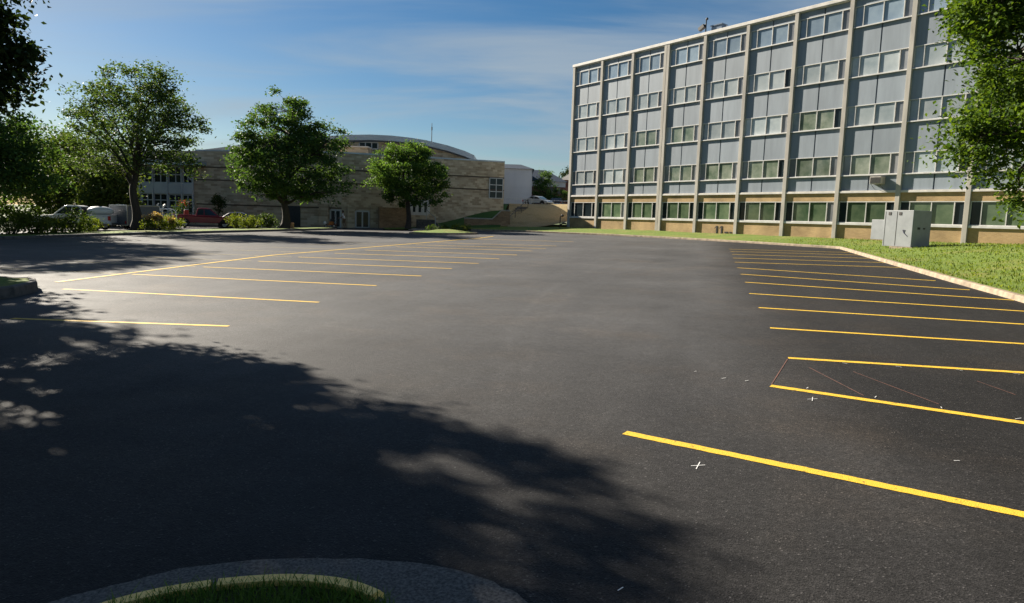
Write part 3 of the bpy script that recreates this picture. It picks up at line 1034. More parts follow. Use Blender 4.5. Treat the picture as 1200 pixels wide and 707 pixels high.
for k in range(NB + 1):
    xs = [(W * k - .15, W * k + .15)]
    if k == 3: xs = [(W * k - .31, W * k - .015), (W * k + .015, W * k + .31)]
    if k == 0: xs = [(-.2, .13)]
    for x0, x1 in xs:
        MB().box(x0, x1, 0, REC + .2, -.6, 16.5).build('column', 'column', off_b, bevel=.012)
SIDE, MUL = .62, .055


def window(k, zb, h, kind):
    x0, x1 = W * k + (.31 if k == 3 else .15), W * (k + 1) - (.31 if k + 1 == 3 else .15)
    y = REC + .04
    cuts = [x0 + SIDE, (x0 + x1) / 2, x1 - SIDE]
    mb = MB()
    mb.box(x0, x1, y - .05, y + .06, zb, zb + .055); mb.box(x0, x1, y - .05, y + .06, zb + h - .055, zb + h)
    for c in cuts: mb.box(c - MUL / 2, c + MUL / 2, y - .04, y + .06, zb + .055, zb + h - .055)
    for c in (x0 + .02, x1 - .02): mb.box(c - .02, c + .02, y - .04, y + .06, zb + .055, zb + h - .055)
    mb.box(x0, x1, REC - .1, y - .05, zb - .05 if kind else zb - .14, zb + (.02 if kind else 0))
    f = mb.build('window', 'white_frame', off_b)
    f.location = (0, 0, 0)
    pm = MB()
    ed = [x0] + cuts + [x1]
    r = random.Random(k * 31 + kind * 7)
    mats = {0: ['dark_glass', 'gf_glass', 'gf_glass', 'dark_glass'], 1: ['side_glass', 'green_glass', 'green_glass', 'side_glass'],
            2: ['up_glass', 'up_glass', 'up_glass', 'side_glass'], 3: ['up_glass', 'up_glass', 'up_glass', 'side_glass'],
            4: ['sky_glass', 'sky_glass', 'sky_glass', 'side_glass']}[kind][:]
    if kind == 1 and (k in (0, 1) or k > 7): mats[1] = mats[2] = 'up_glass'
    if kind == 2 and k in (2, 3, 6): mats[1] = mats[2] = 'green_glass'
    if kind == 0 and r.random() < .35: mats[3] = 'side_glass'
    if kind == 0 and k == 0: mats[1] = mats[2] = 'dark_glass'
    if r.random() < .06: mats[3] = 'dark_glass'
    um = list(dict.fromkeys(mats))
    for i in range(4):
        tilt = r.uniform(-.006, .006)
        xa, xb, za, zc = ed[i] + .02, ed[i + 1] - .02, zb + .03, zb + h - .03
        pm.add([(xa, y + .03 - tilt, za), (xb, y + .03 + tilt, za), (xb, y + .03 + tilt * .3, zc), (xa, y + .03 - tilt * .3, zc)], [(0, 1, 2, 3)], um.index(mats[i]))
        # blinds pulled part way behind some panes read as a paler band on the glass
    pm.build('pane', um, f)


def panel(k, z0, z1, name):
    x0, x1 = W * k + (.31 if k == 3 else .15), W * (k + 1) - (.31 if k + 1 == 3 else .15)
    mid = (x0 + x1) / 2
    mb = MB()
    mb.box(x0, mid - .05, REC + .03, REC + .2, z0, z1); mb.box(mid + .05, x1, REC + .03, REC + .2, z0, z1)
    mb.box(mid - .05, mid + .05, REC + .1, REC + .2, z0, z1, 1)
    mb.build(name, ['panel', 'mullion'], off_b)


for k in range(NB):
    window(k, 1.12, 1.5, 0)
    panel(k, 3.36, 4.38, 'spandrel_panel')
    for i in range(4):
        zb = 4.43 + 3.37 * i
        window(k, zb, 1.42, i + 1)
        if i < 3: panel(k, zb + 1.42, zb + 3.32, 'spandrel_panel')
    panel(k, 15.96, 16.44, 'header_panel')
# building number on the brick base
mb = MB()
for x in (4 * W + 2.28, 4 * W + 2.78):
    mb.box(x, x + .13, REC - .03, REC, .0, .62); mb.add([(x - .16, REC - .03, .45), (x, REC - .03, .62), (x, REC - .03, .5), (x - .16, REC - .03, .36)], [(0, 1, 2, 3)])
mb.build('building_number', 'black', off_b)
mb = MB()
for x, w in ((4 * W + 3.15, .35), (4 * W + 3.66, .22)): mb.box(x, x + w, REC - .03, REC, .05, .17)
mb.build('vent', 'black', off_b)


def on_office(x, y, z):
    q = K0 + DF * x + NF * y
    return Vector((q.x, q.y, OZ + z))


ROT = math.atan2(DF.y, DF.x)
ac = thing('air_conditioner', 'window air conditioner jutting from a grey panel above the electrical cabinet', 'air conditioner', on_office(7 * W + 2.9, REC, 4.02), ROT)
mb = MB(); mb.box(-.38, .38, -.55, .1, -.25, .25); mb.build('housing', 'column', ac, bevel=.015)
mb = MB()
for i in range(9): mb.box(-.34, .34, -.565, -.55, -.2 + i * .045, -.175 + i * .045)
mb.build('grille', 'cabinet_dark', ac)
mb = MB(); mb.tube([(-.3, -.5, -.25), (-.3, .08, -.6)], .015, 5); mb.tube([(.3, -.5, -.25), (.3, .08, -.6)], .015, 5); mb.build('bracket', 'dark_metal', ac)

rc = thing('rooftop_camera', 'dark camera on a short post at the office roof edge', 'camera', on_office(4 * W - .1, .1, 16.75), ROT)
mb = MB(); mb.tube([(0, 0, 0), (0, 0, 1.0)], .05, 7); mb.build('post', 'dark_metal', rc)
mb = MB(); mb.box(-.2, .2, -.16, .16, -.14, .14); mb.xform(Matrix.Translation((-.42, 0, .45)) @ Matrix.Rotation(R_(-25), 4, 'Y') @ Matrix.Diagonal((1.5, 1, 1, 1)))
mb.tube([(0, 0, .7), (-.3, 0, .52)], .05, 6); mb.build('camera_housing', 'dark_metal', rc)
mb = MB(); mb.ball((.06, 0, 1.08), (.13, .1, .12)); mb.build('antenna_head', 'dark_metal', rc)
rv = thing('roof_vent', 'low teal-grey vent box on the office roof edge next to the camera', 'vent', on_office(4 * W + .85, .5, 16.75), ROT)
mb = MB(); mb.prism([(-.55, -.2), (.55, -.2), (.45, .5), (-.45, .5)], 0, .42); mb.build('vent_box', 'blue_paint', rv, bevel=.03)
mb = MB(); mb.prism([(-.62, -.27), (.62, -.27), (.52, .57), (-.52, .57)], .42, .5); mb.build('cap', 'blue_paint', rv)

pp = thing('pipe_post', 'thin dark bent pipe post at the left corner of the office base', 'post', (G(656, 268, .3).x, G(656, 268, .3).y, lot(3.5, 72) + .25))
p0 = pp.location
mb = MB(); mb.tube([(0, 0, 0), (0, 0, 1.2), (.05, 0, 1.3), (.2, 0, 1.36), (.38, 0, 1.36)], .045, 8); mb.ball((.22, 0, 1.36), (.16, .12, .12)); mb.build('pipe', 'dark_metal', pp)
mb = MB(); mb.tube([(.05, .05, .45), (.35, .05, .62), (.65, .05, .55)], .07, 7); mb.ball((.4, .05, .6), (.2, .12, .1)); mb.tube([(.62, .05, .55), (.66, .05, 0)], .03, 6); mb.build('valve', 'dark_metal', pp)

# ------------------------------------------------------------------ electrical cabinet
pc = G(1067, 290.5, .32)
cz = pc.z - .02
cab = thing('electrical_cabinet', 'grey electrical cabinet with a lower side box on the lawn', 'electrical cabinet', (pc.x, pc.y, cz), R_(-66))
# local x runs to the right along the lit front, y goes back
mb = MB()
mb.box(-1.2, .15, -.12, 1.75, -.15, .05); mb.build('pad', 'kerb', cab)
mb = MB(); mb.box(-1.75, 0, 0, 1.45, .05, 2.02); mb.build('cabinet', 'cabinet', cab, bevel=.015)
mb = MB(); mb.box(-2.62, -1.754, .1, 1.2, .38, 1.5); mb.build('side_box', 'cabinet', cab, bevel=.015)
mb = MB(); mb.box(-.98, -.965, -.012, 0, .1, 1.95); mb.box(-1.68, -1.67, -.01, 0, .1, 1.95); mb.build('door_seam', 'cabinet_dark', cab)
mb = MB(); mb.box(-1.5, -1.34, -.02, 0, 1.76, 1.92); mb.box(-.86, -.7, -.02, 0, 1.76, 1.92); mb.build('vent', 'cabinet_dark', cab)
mb = MB()
for a_, b2_ in (((-.55, .95), (-.42, .95)), ((-.42, .95), (-.48, .82)), ((-.55, .95), (-.48, .8)), ((-.48, .8), (-.25, .62)), ((-.5, .88), (-.4, .74))):
    mb.tube([(a_[0], -.006, a_[1]), (b2_[0], -.006, b2_[1])], .018, 5)
mb.build('graffiti', 'spray', cab)
mb = MB(); mb.box(0, .014, .4, .6, 1.0, 1.12); mb.box(0, .014, .85, 1.0, 1.02, 1.1); mb.build('handle', 'cabinet_dark', cab)

# ------------------------------------------------------------------ brick hall with arched roof
A0, B0, C0 = Vector((-34.6, 77)), Vector((-18.1, 74)), Vector((-1.3, 79))
hb = thing('brick_hall', 'long tan brick hall with a wide arched metal roof', 'building', (B0.x, B0.y, lot(B0.x, B0.y)))
hz = hb.location.z
la, lc = A0 - B0, C0 - B0
ZT = 8.25 - hz
foot = [(la.x, la.y), (0, 0), (lc.x, lc.y), (lc.x - 1.5, lc.y + 26), (la.x + 2, la.y + 30)]
MB().prism(foot, -1, ZT).build('wall', 'hall_brick', hb)


def along(P, Q, t, out=0.0):
    d = (Q - P); n = Vector((d.y, -d.x)).normalized()
    q = P + d * t + n * out
    return q


def wall_box(mb, P, Q, t0, t1, z0, z1, o0, o1, mi=0):      # slab on wall P->Q (local), from out o0 to o1
    a, b, c, d = along(P, Q, t0, o1), along(P, Q, t1, o1), along(P, Q, t1, o0), along(P, Q, t0, o0)
    mb.prism([tuple(a), tuple(b), tuple(c), tuple(d)], z0, z1, mi)


Z0 = Vector((0, 0))
mb = MB()
for z in (6.5 - hz, 5.15 - hz, 2.55 - hz):
    wall_box(mb, la, Z0, .0, 1, z, z + .12, -.02, .03)
    if z > 4: wall_box(mb, Z0, lc, .0, 1, z, z + .12, -.02, .03)
mb.build('string_course', 'string', hb)
mb = MB()
wall_box(mb, la, Z0, 0, 1, ZT, ZT + .16, -.4, .06); wall_box(mb, Z0, lc, 0, 1, ZT, ZT + .16, -.4, .06)
mb.build('coping', 'roofmetal', hb)


def hall_window(name, P, Q, t0, t1, z0, z1, nv, nh, frame='white_metal', glass='dark_glass', fw=.09):
    fm = MB(); gm = MB()
    wall_box(gm, P, Q, t0, t1, z0, z1, -.05, .02)
    L = (Q - P).length
    f = fw / L
    for i in range(nv + 1):
        t = t0 + (t1 - t0) * i / nv
        wall_box(fm, P, Q, t - f / 2, t + f / 2, z0, z1, -.02, .07)
    for i in range(nh + 1):
        z = z0 + (z1 - z0) * i / nh
        wall_box(fm, P, Q, t0, t1, z - fw / 2, z + fw / 2, -.02, .064)
    w = fm.build(name, frame, hb); gm.build('pane', glass, w)
    return w


def tpos(P, Q, px):           # wall parameter where a bearing meets the wall
    d = ray(px, 240); o = Vector((hb.location.x, hb.location.y))
    Pw, Qw = P + o, Q + o
    e = Qw - Pw
    # d.xy*s = Pw + e*t
    den = d.x * e.y - d.y * e.x
    t = (Pw.x * -d.y + Pw.y * d.x) / den * -1
    return t


def zpos(px, py, Y):
    return at(px, py, Y).z - hz


# corner window on the right wall
hall_window('window', Z0, lc, tpos(Z0, lc, 573), tpos(Z0, lc, 588.5), zpos(580, 232.3, 78.5), zpos(580, 209, 78.5), 2, 3, fw=.085)
# entrance glazing above the steps
tl, tr_ = tpos(Z0, lc, 482), tpos(Z0, lc, 502)
hall_window('entrance_window', Z0, lc, tl, tr_, zpos(490, 250.5, 76), zpos(490, 236, 76), 3, 1, frame='white_frame', fw=.32)
# doors
for a1, b1, py0, nm in ((387.5, 406, 246.5, 'glass_door'), (417, 432.5, 247.5, 'glass_door')):
    P, Q = (la, Z0) if b1 < 400 else (Z0, lc)
    if a1 < 400 < b1:
        t0, t1 = tpos(la, Z0, a1), 1.0
        hall_window(nm, la, Z0, t0, min(t1, .995), 0.0, zpos(395, py0, 74.5), 2, 1, glass='dark_glass', fw=.16)
    else:
        hall_window(nm, P, Q, tpos(P, Q, a1), tpos(P, Q, b1), 0.05, zpos(a1, py0, 74.5), 2, 1, fw=.16)
for P_, Q_, pa_, pb_ in ((Z0, lc, 407, 415.5), (Z0, lc, 434, 443), (la, Z0, 376, 386)):
    mb = MB(); wall_box(mb, P_, Q_, tpos(P_, Q_, pa_), tpos(P_, Q_, pb_), -.5, zpos(pa_, 241, 74.5), 0, .45)
    mb.build('pier', 'hall_brick', hb)
mb = MB(); wall_box(mb, Z0, lc, tpos(Z0, lc, 443), tpos(Z0, lc, 478), -.6, zpos(460, 243.5, 74), .0, 1.6)
mb.build('projecting_bay', 'low_brick', hb)
# dark doorway and lit piers behind the pyramidal tree
mb = MB(); wall_box(mb, la, Z0, tpos(la, Z0, 334), tpos(la, Z0, 352), -.3, 2.1, -.02, .04); mb.build('doorway', 'dark_core', hb)

# arched roof over the hall
ya = 82.5
yl = ya - B0.y
APX = [(203, 181), (230, 177.2), (267, 172.6), (300, 168.3), (340, 163.8), (380, 160.4), (410, 158.8), (435, 158.4), (460, 159.6), (480, 161.8), (500, 165), (525, 171), (545, 177.5), (556, 182.5)]
arc = [(at(px, py, ya).x - B0.x, at(px, py, ya).z - hz) for px, py in APX]
body = [(x, z - .62) for x, z in arc]
MB().xprism([(body[0][0], 2)] + body + [(body[-1][0], 2)], yl + .25, yl + 30).build('gable_wall', 'hall_brick', hb)
MB().xprism([(x, z - .6) for x, z in arc] + list(reversed(arc)), yl - .5, yl + 31).build('roof', 'roofmetal', hb)
MB().xprism([(x, z - .75) for x, z in arc] + [(x, z - .604) for x, z in reversed(arc)], yl - .1, yl + .8).build('soffit', 'mullion', hb)


def flat_win(px0, px1, py0, py1, Y, n):
    a, b = at(px0, py1, Y), at(px1, py0, Y)
    x0, x1, z0, z1 = a.x - B0.x, b.x - B0.x, a.z - hz, b.z - hz
    y = Y - B0.y
    mb = MB()
    for i in range(n + 1):
        x = x0 + (x1 - x0) * i / n
        mb.box(x - .06, x + .06, y - .06, y + .1, z0, z1)
    mb.box(x0, x1, y - .05, y + .1, z1, z1 + .12); mb.box(x0, x1, y - .05, y + .1, z0 - .12, z0)
    w = mb.build('clerestory_window', 'white_metal', hb)
    MB().box(x0, x1, y - .02, y + .05, z0, z1).build('pane', 'dark_glass', w)


flat_win(421, 443, 168, 173.5, yl + B0.y + .22, 3)
flat_win(478, 488, 170.5, 176, yl + B0.y + .22, 2)
a, b_ = at(398, 181, 79.5), at(431, 173.2, 79.5)
MB().box(a.x - B0.x, b_.x - B0.x, 79.5 - B0.y, ya - B0.y, 6, b_.z - hz).build('roof_block', 'hall_brick', hb)
mb = MB(); mb.box(a.x - B0.x - .1, b_.x - B0.x + .1, 79.4 - B0.y, ya - B0.y, b_.z - hz, b_.z - hz + .14); mb.build('block_coping', 'coping', hb)
# antenna
an = thing('antenna_mast', 'thin antenna mast above the arched hall roof', 'antenna', at(505.8, 166.5, ya + 4))
zt = at(506.2, 144.5, ya + 4).z - an.location.z
mb = MB(); mb.tube([(0, 0, -.6), (0, 0, zt * .6), (0, 0, zt)], [.05, .04, .03], 6); mb.build('mast', 'dark_metal', an)
mb = MB(); mb.tube([(0, 0, zt * .62), (0, 0, zt * .8)], .075, 6); mb.build('aerial', 'dark_metal', an)

# glazed wing
GL, GR = tpos(la, Z0, 128), tpos(la, Z0, 227.5)
wl = la + (Z0 - la) * -.62
Pw, Qw = wl, along(la, Z0, 0.0)
MB().prism([tuple(Pw), tuple(Qw), tuple(Qw + Vector((2, 12))), tuple(Pw + Vector((2, 12)))], -1, 8.25 - hz).build('wing_wall', 'hall_brick', hb)
tw = lambda px: tpos(Pw, Qw, px)
yy = 78.5
mb = MB(); wall_box(mb, Pw, Qw, tw(150), tw(227.3), zpos(200, 227.5, yy), zpos(200, 214.8, yy), 0, .18); mb.build('white_band', 'white_metal', hb)
for a1, b1, y0, y1, nv, nh in ((152, 166, 249, 228, 2, 3), (167.5, 180, 249, 228, 2, 3), (181.5, 196.5, 249, 228, 2, 3), (199, 213.5, 249, 228.5, 2, 3), (215, 226.5, 249, 228.5, 2, 3),
                               (152, 180, 214.5, 196, 3, 2), (182, 197, 214.5, 196, 2, 2), (199, 215, 214.5, 196, 2, 2), (216, 226.5, 214.5, 196, 2, 2)):
    hall_window('window', Pw, Qw, tw(a1), tw(b1), zpos(200, y0, yy), zpos(200, y1, yy), nv, nh, fw=.1)
hall_window('window', Pw, Qw, tw(213), tw(225), zpos(220, 190, yy), zpos(220, 186, yy), 2, 1)
mb = MB()
for px in (181, 198, 214.5, 227.4): wall_box(mb, Pw, Qw, tw(px) - .006, tw(px) + .006, 0, zpos(200, 196, yy), .03, .26)
mb.build('pilaster', 'white_metal', hb)
mb = MB()
wall_box(mb, Pw, Qw, tw(150), 1.0, zpos(220, 195.5, yy), zpos(220, 190.8, yy), 0, 1.3)
wall_box(mb, la, Z0, .0, tpos(la, Z0, 243), zpos(220, 195.3, yy), zpos(220, 191.2, yy), 0, 1.3)
mb.build('canopy', 'roofmetal', hb)
mb = MB(); q0 = along(Pw, Qw, tw(217), 1.2); q1 = along(Pw, Qw, tw(226.5), .1)
mb.tube([(q0.x, q0.y, zpos(220, 196, yy)), (q1.x, q1.y, zpos(226, 213, yy))], .06, 6); mb.build('canopy_brace', 'white_metal', hb)

# ------------------------------------------------------------------ pale walled building and brick house behind
p = at(592, 240, 100)
wb = thing('pale_building', 'windowless pale sided building beside the brick hall', 'building', (p.x, 100, TZ))
x1 = at(622.3, 240, 100).x - p.x; zt = at(610, 198, 100).z - TZ
MB().box(-3.5, x1, 0, 14, -1.5, zt).build('wall', 'white_wall', wb)
mb = MB()
for i in range(9):
    if .9 * i + .1 < zt: mb.box(-3.4, x1 - .02, -.015, 0, .9 * i, .9 * i + .03)
mb.box(x1 - .15, x1 + .02, -.03, .1, -1, zt)
mb.build('siding_joint', 'white_metal', wb)
zr = at(612, 193, 104).z - TZ
mb = MB(); e = .3
ev = [(-3.8, -e, zt), (x1 + e, -e, zt), (x1 + e, 14.3, zt), (-3.8, 14.3, zt)]
ri = [(-.2 + .0, 4.2, zr), (x1 - 1.6, 4.2, zr), (x1 - 1.6, 10, zr), (-.2, 10, zr)]
mb.add(ev + ri, [(0, 1, 5, 4), (1, 2, 6, 5), (2, 3, 7, 6), (3, 0, 4, 7), (4, 5, 6, 7), (3, 2, 1, 0)])
mb.build('roof', 'bluegrey_roof', wb)

p = at(622, 240, 112)
bh = thing('brick_house', 'red brick house with dark hipped roof behind the small tree', 'building', (p.x, 112, TZ))
x1 = at(661, 240, 112).x - p.x
ze = at(640, 213, 112).z - TZ; zf = at(640, 219, 112).z - TZ
MB().box(-2, x1, 0, 12, -1.5, zf).build('wall', 'red_brick', bh)
MB().box(-2.1, x1 + .1, -.1, 12.1, zf, ze).build('fascia', 'white_metal', bh)
zr = at(634, 199, 116).z - TZ
mb = MB()
xr0, xr1 = at(629, 199, 116).x - p.x, at(640, 199, 116).x - p.x
ev = [(-6, -.5, ze), (x1 + .4, -.5, ze), (x1 + .4, 12.5, ze), (-6, 12.5, ze)]
ri = [(xr0 - 3, 5, zr), (xr1, 5, zr), (xr1, 8, zr), (xr0 - 3, 8, zr)]
mb.add(ev + ri, [(0, 1, 5, 4), (1, 2, 6, 5), (2, 3, 7, 6), (3, 0, 4, 7), (4, 5, 6, 7), (3, 2, 1, 0)])
mb.build('roof', 'bluegrey_roof', bh)
mb = MB()
for xa in (3.0, 3.55, 4.1): mb.box(xa, xa + .45, -.04, 0, zf - 1.1, zf - .15)
mb.build('window', 'dark_glass', bh)
p = at(661, 240, 126)
bf = thing('brick_building', 'dark brick building with pale gable at the far left of the office', 'building', (p.x, 126, TZ))
zt = at(663, 211, 126).z - TZ
MB().box(-.6, 12, 0, 10, -1.5, zt).build('wall', 'red_brick', bf)
mb = MB(); mb.add([(-.9, -.2, zt), (12, -.2, zt), (12, 10.2, zt), (-.9, 10.2, zt), (2.5, 5, zt + 2.4), (10, 5, zt + 2.4)], [(0, 1, 5, 4), (1, 2, 5), (2, 3, 4, 5), (3, 0, 4), (3, 2, 1, 0)])
mb.build('roof', 'walk', bf)

# railings on the terrace edge
for a1, b1, py, nm in ((592, 623, 241.6, 'white metal railing along the terrace below the pale building'), (640.5, 668, 236, 'long grey metal railing on the terrace left of the office')):
    y = 86 if a1 < 600 else 95
    pa, pb = at(a1, py, y), at(b1, py, y)
    rl = thing('railing', nm, 'railing', (pa.x, y, TZ + .01 * (y - 84)))
    Lr = pb.x - pa.x
    hgt = .75 if a1 < 600 else at(650, 235.4, y).z - rl.location.z
    mb = MB()
    mb.tube([(0, 0, hgt), (Lr, 0, hgt)], .035, 6); mb.tube([(0, 0, hgt * .5), (Lr, 0, hgt * .5)], .02, 5)
    mb.build('rail', 'white_metal', rl)
    mb = MB()
    n = 6
    for i in range(n): mb.tube([(Lr * i / (n - 1), 0, -.1), (Lr * i / (n - 1), 0, hgt)], .03, 6)
    mb.build('post', 'white_metal' if a1 < 600 else 'dark_metal', rl)


# ------------------------------------------------------------------ vehicles
def wheel(parent, x, y, z=.36, r=.36, w=.24):
    mb = MB()
    prof = [(r * .62, -w / 2), (r * .95, -w / 2), (r, -w * .35), (r, w * .35), (r * .95, w / 2), (r * .62, w / 2)]
    n = 20
    vs = []
    for k in range(n):
        a = 2 * math.pi * k / n
        vs += [(x + math.cos(a) * q, y + h, z + math.sin(a) * q) for q, h in prof]
    k6 = len(prof)
    fs = [(k * k6 + j, ((k + 1) % n) * k6 + j, ((k + 1) % n) * k6 + (j + 1) % k6, k * k6 + (j + 1) % k6) for k in range(n) for j in range(k6)]
    mb.add(vs, fs)
    wh = mb.build('wheel', 'black', parent, smooth=True)
    rm = MB()
    s = 1 if y > 0 else -1
    vs = [(x, y + s * w * .42, z)] + [(x + math.cos(2 * math.pi * k / n) * r * .63, y + s * w * .36, z + math.sin(2 * math.pi * k / n) * r * .63) for k in range(n)]
    rm.add(vs, [(0, 1 + k, 1 + (k + 1) % n) for k in range(n)])
    rm.build('rim', 'steel', wh)


def vehicle(name, label, loc, rz, paint, kind='pickup', scale=1.0, cat='car'):
    """side profile with a tapering cabin; +x is the nose"""
    t = thing(name, label, cat, loc, rz)
    hw = .98
    if kind == 'pickup':
        low = [(-2.75, .5), (-2.75, 1.12), (-.75, 1.14), (.95, 1.14), (1.25, 1.12), (2.55, 1.0), (2.72, .85), (2.74, .45)]
        cab = [(-.78, 1.14), (-.62, 1.82), (-.3, 1.88), (.35, 1.87), (.55, 1.8), (1.3, 1.12)]
        wins = [((-.66, 1.2), (-.52, 1.75), (-.08, 1.77), (-.08, 1.2)), ((.0, 1.2), (.0, 1.77), (.42, 1.76), (1.08, 1.2))]
        wx = (-1.75, 1.75)
    else:
        low = [(-2.2, .4), (-2.25, .85), (-1.7, .96), (-.9, .98), (.9, .96), (2.0, .78), (2.2, .62), (2.22, .35)]
        cab = [(-1.5, .95), (-.85, 1.38), (-.4, 1.46), (.25, 1.45), (.5, 1.38), (1.2, .95)]
        wins = [((-1.15, 1.0), (-.75, 1.34), (-.2, 1.38), (-.2, 1.0)), ((-.13, 1.0), (-.13, 1.38), (.35, 1.36), (.95, 1.0))]
        wx = (-1.4, 1.4)
    mb = MB()
    n = len(low)
    vs, fs = [], []
    ins = {0: .06, n - 1: .08, 1: .03, n - 2: .1, n - 3: .06}
    for s in (-1, 1):
        vs += [(x, s * (hw - ins.get(i, 0)), z) for i, (x, z) in enumerate(low)]
    fs.append(tuple(range(n))); fs.append(tuple(range(2 * n - 1, n - 1, -1)))
    fs += [(i, i + n, (i + 1) % n + n, (i + 1) % n) for i in range(n)]
    mb.add(vs, fs)
    m = len(cab)
    hwz = lambda z: hw - .05 - (z - cab[0][1]) * .28
    vs = [(x, -hwz(z), z) for x, z in cab] + [(x, hwz(z), z) for x, z in cab]
    mb.add(vs, [tuple(range(m)), tuple(range(2 * m - 1, m - 1, -1))] + [(i, i + m, (i + 1) % m + m, (i + 1) % m) for i in range(m)])
    mb.build('body', paint, t, bevel=.05)
    if kind == 'pickup':
        bm_ = MB()
        bm_.box(-2.66, -.86, -.86, .86, 1.125, 1.15); bm_.build('bed_floor', 'black', t)
        rl_ = MB()
        for s in (-1, 1): rl_.box(-2.74, -.8, s * .9 - .07, s * .9 + .07, 1.12, 1.2)
        rl_.box(-2.75, -2.65, -.9, .9, 1.1, 1.2)
        rl_.build('bed_rail', paint, t, bevel=.02)
    for s in (-1, 1):
        for w4 in wins:
            g = MB(); g.add([(x, s * (hwz(z) + .012), z) for x, z in w4], [(0, 1, 2, 3)])
            g.build('side_window', 'car_glass', t)
    # wind screen and rear window
    for (a1, b1), nm, mt in (((cab[-1], cab[-2]), 'windscreen', 'bright_glass'), ((cab[0], cab[1]), 'rear_window', 'car_glass')):
        a = (a1[0] + (b1[0] - a1[0]) * .12, a1[1] + (b1[1] - a1[1]) * .12); b = (a1[0] + (b1[0] - a1[0]) * .9, a1[1] + (b1[1] - a1[1]) * .9)
        o = .02 if nm == 'windscreen' else -.02
        g = MB(); g.add([(a[0] + o, -hwz(a[1]) * .9, a[1] + .015), (a[0] + o, hwz(a[1]) * .9, a[1] + .015), (b[0] + o, hwz(b[1]) * .9, b[1] + .015), (b[0] + o, -hwz(b[1]) * .9, b[1] + .015)], [(0, 1, 2, 3)])
        g.build(nm, mt, t)
    for x in wx:
        for s in (-1, 1):
            wheel(t, x, s * (hw - .1), .37 if kind == 'pickup' else .32, .37 if kind == 'pickup' else .32)
            arch = MB(); R0 = .46 if kind == 'pickup' else .4
            arch.add([(x, s * (hw + .004), .4)] + [(x + R0 * math.cos(q * math.pi / 10), s * (hw + .004), .38 + R0 * math.sin(q * math.pi / 10)) for q in range(11)], [(0, q, q + 1) for q in range(1, 11)])
            arch.build('wheel_arch', 'black', t)
    for s in (-1, 1):
        g = MB(); g.box(low[0][0] - .03, low[0][0] + .12, s * .88 - .09, s * .88 + .09, low[1][1] - .34, low[1][1] - .02); g.build('tail_light', 'tail', t)
        g = MB(); g.box(low[-2][0] - .1, low[-2][0] + .03, s * .72 - .15, s * .72 + .15, low[-2][1] - .16, low[-2][1] + .02); g.build('headlight', 'lamp', t)
    g = MB(); g.box(low[0][0] - .12, low[0][0] + .05, -.93, .93, .42, .6); g.build('rear_bumper', 'steel', t, bevel=.03)
    g = MB(); g.box(low[-1][0] - .05, low[-1][0] + .12, -.93, .93, .38, .58); g.build('front_bumper', 'steel', t, bevel=.03)
    t.scale = (scale,) * 3
    return t


def gp(px, py, Y=None):
    if Y is None:
        g = G(px, py); return g
    q = at(px, py, Y); return Vector((q.x, Y, lot(q.x, Y)))


pR = gp(240, 268, 66.5)
vehicle('pickup_truck', 'dark red pickup truck parked before the brick hall', (pR.x, pR.y, pR.z), R_(24), 'red_paint', 'pickup', .98, 'truck')
br = thing('red_barrel', 'small red barrel standing in the bed of the red pickup', 'barrel', pR + Vector((-1.45, -.55, 1.12)))
mb = MB(); mb.tube([(0, 0, 0), (0, 0, .08), (0, 0, .4), (0, 0, .5)], [.2, .23, .22, .17], 12); mb.build('drum', 'red_plastic', br)
mb = MB(); mb.tube([(0, 0, .5), (0, 0, .57)], [.19, .17], 12); mb.build('lid', 'white_paint', br)
pW = gp(90, 271, 55.5)
vehicle('pickup_truck', 'white pickup truck half hidden by shrubs, carrying a pale tank', (pW.x, pW.y, pW.z + .05), R_(180 + 10), 'white_paint', 'pickup', 1.0, 'truck')
tk = thing('tank', 'rounded glossy white tank in the bed of the white pickup', 'tank', pW + Vector((1.75, .25, 1.2)), R_(10))
mb = MB(); mb.ball((0, 0, .3), (1.0, .62, .42), 16); mb.build('shell', 'white_paint', tk, smooth=True)
mb = MB(); mb.tube([(0, 0, .7), (0, 0, .76)], [.16, .16], 10); mb.build('lid', 'black', tk)
pB = gp(281, 268, 69)
vehicle('sedan', 'grey-blue sedan parked behind the shrubs right of the red pickup', (pB.x, pB.y, pB.z), R_(12), 'blue_paint', 'sedan', 1.0)
pS = at(630, 246, 90)
vehicle('sedan', 'silver-blue sedan at the terrace edge beside the pale building', (pS.x, 90, TZ + .05), R_(-35), 'silver_paint', 'sedan', .82)
pK = at(652, 244, 98)
vehicle('sedan', 'dark sedan parked under the long railing left of the office', (pK.x, 98, TZ + .1), R_(80), 'dark_metal', 'sedan', .85)

# enclosed trailer
pT = gp(132, 270, 56.5)
tl_ = thing('cargo_trailer', 'grey enclosed cargo trailer behind the open-crowned tree', 'trailer', (pT.x + .5, pT.y, pT.z + .05), R_(66))
mb = MB(); mb.box(0, 3.0, -1.0, 1.0, .35, 1.93); mb.build('box', 'trailer', tl_, bevel=.04)
mb = MB()
for yq in (-1.0, 1.0):
    mb.box(-.03, .03, yq - .05, yq + .05, .35, 1.97)
mb.box(-.03, .03, -1.0, 1.0, 1.9, 1.98); mb.box(-.03, .03, -1, 1, .33, .42)
for yq in (-1.0, 1.0): mb.box(0, 3.0, yq - .03, yq + .03, 1.9, 1.98)
mb.build('edge_trim', 'steel', tl_)
for yq in (-1.08, 1.08): wheel(tl_, 1.5, yq, .33, .33, .2)
mb = MB(); mb.tube([(3.0, -.5, .45), (4.0, 0, .45)], .05, 6); mb.tube([(3.0, .5, .45), (4.0, 0, .45)], .05, 6); mb.build('hitch', 'dark_metal', tl_)
for yq in (-.85, .85):
    g = MB(); g.box(-.05, 0, yq - .06, yq + .06, .5, .7); g.build('tail_light', 'tail', tl_)

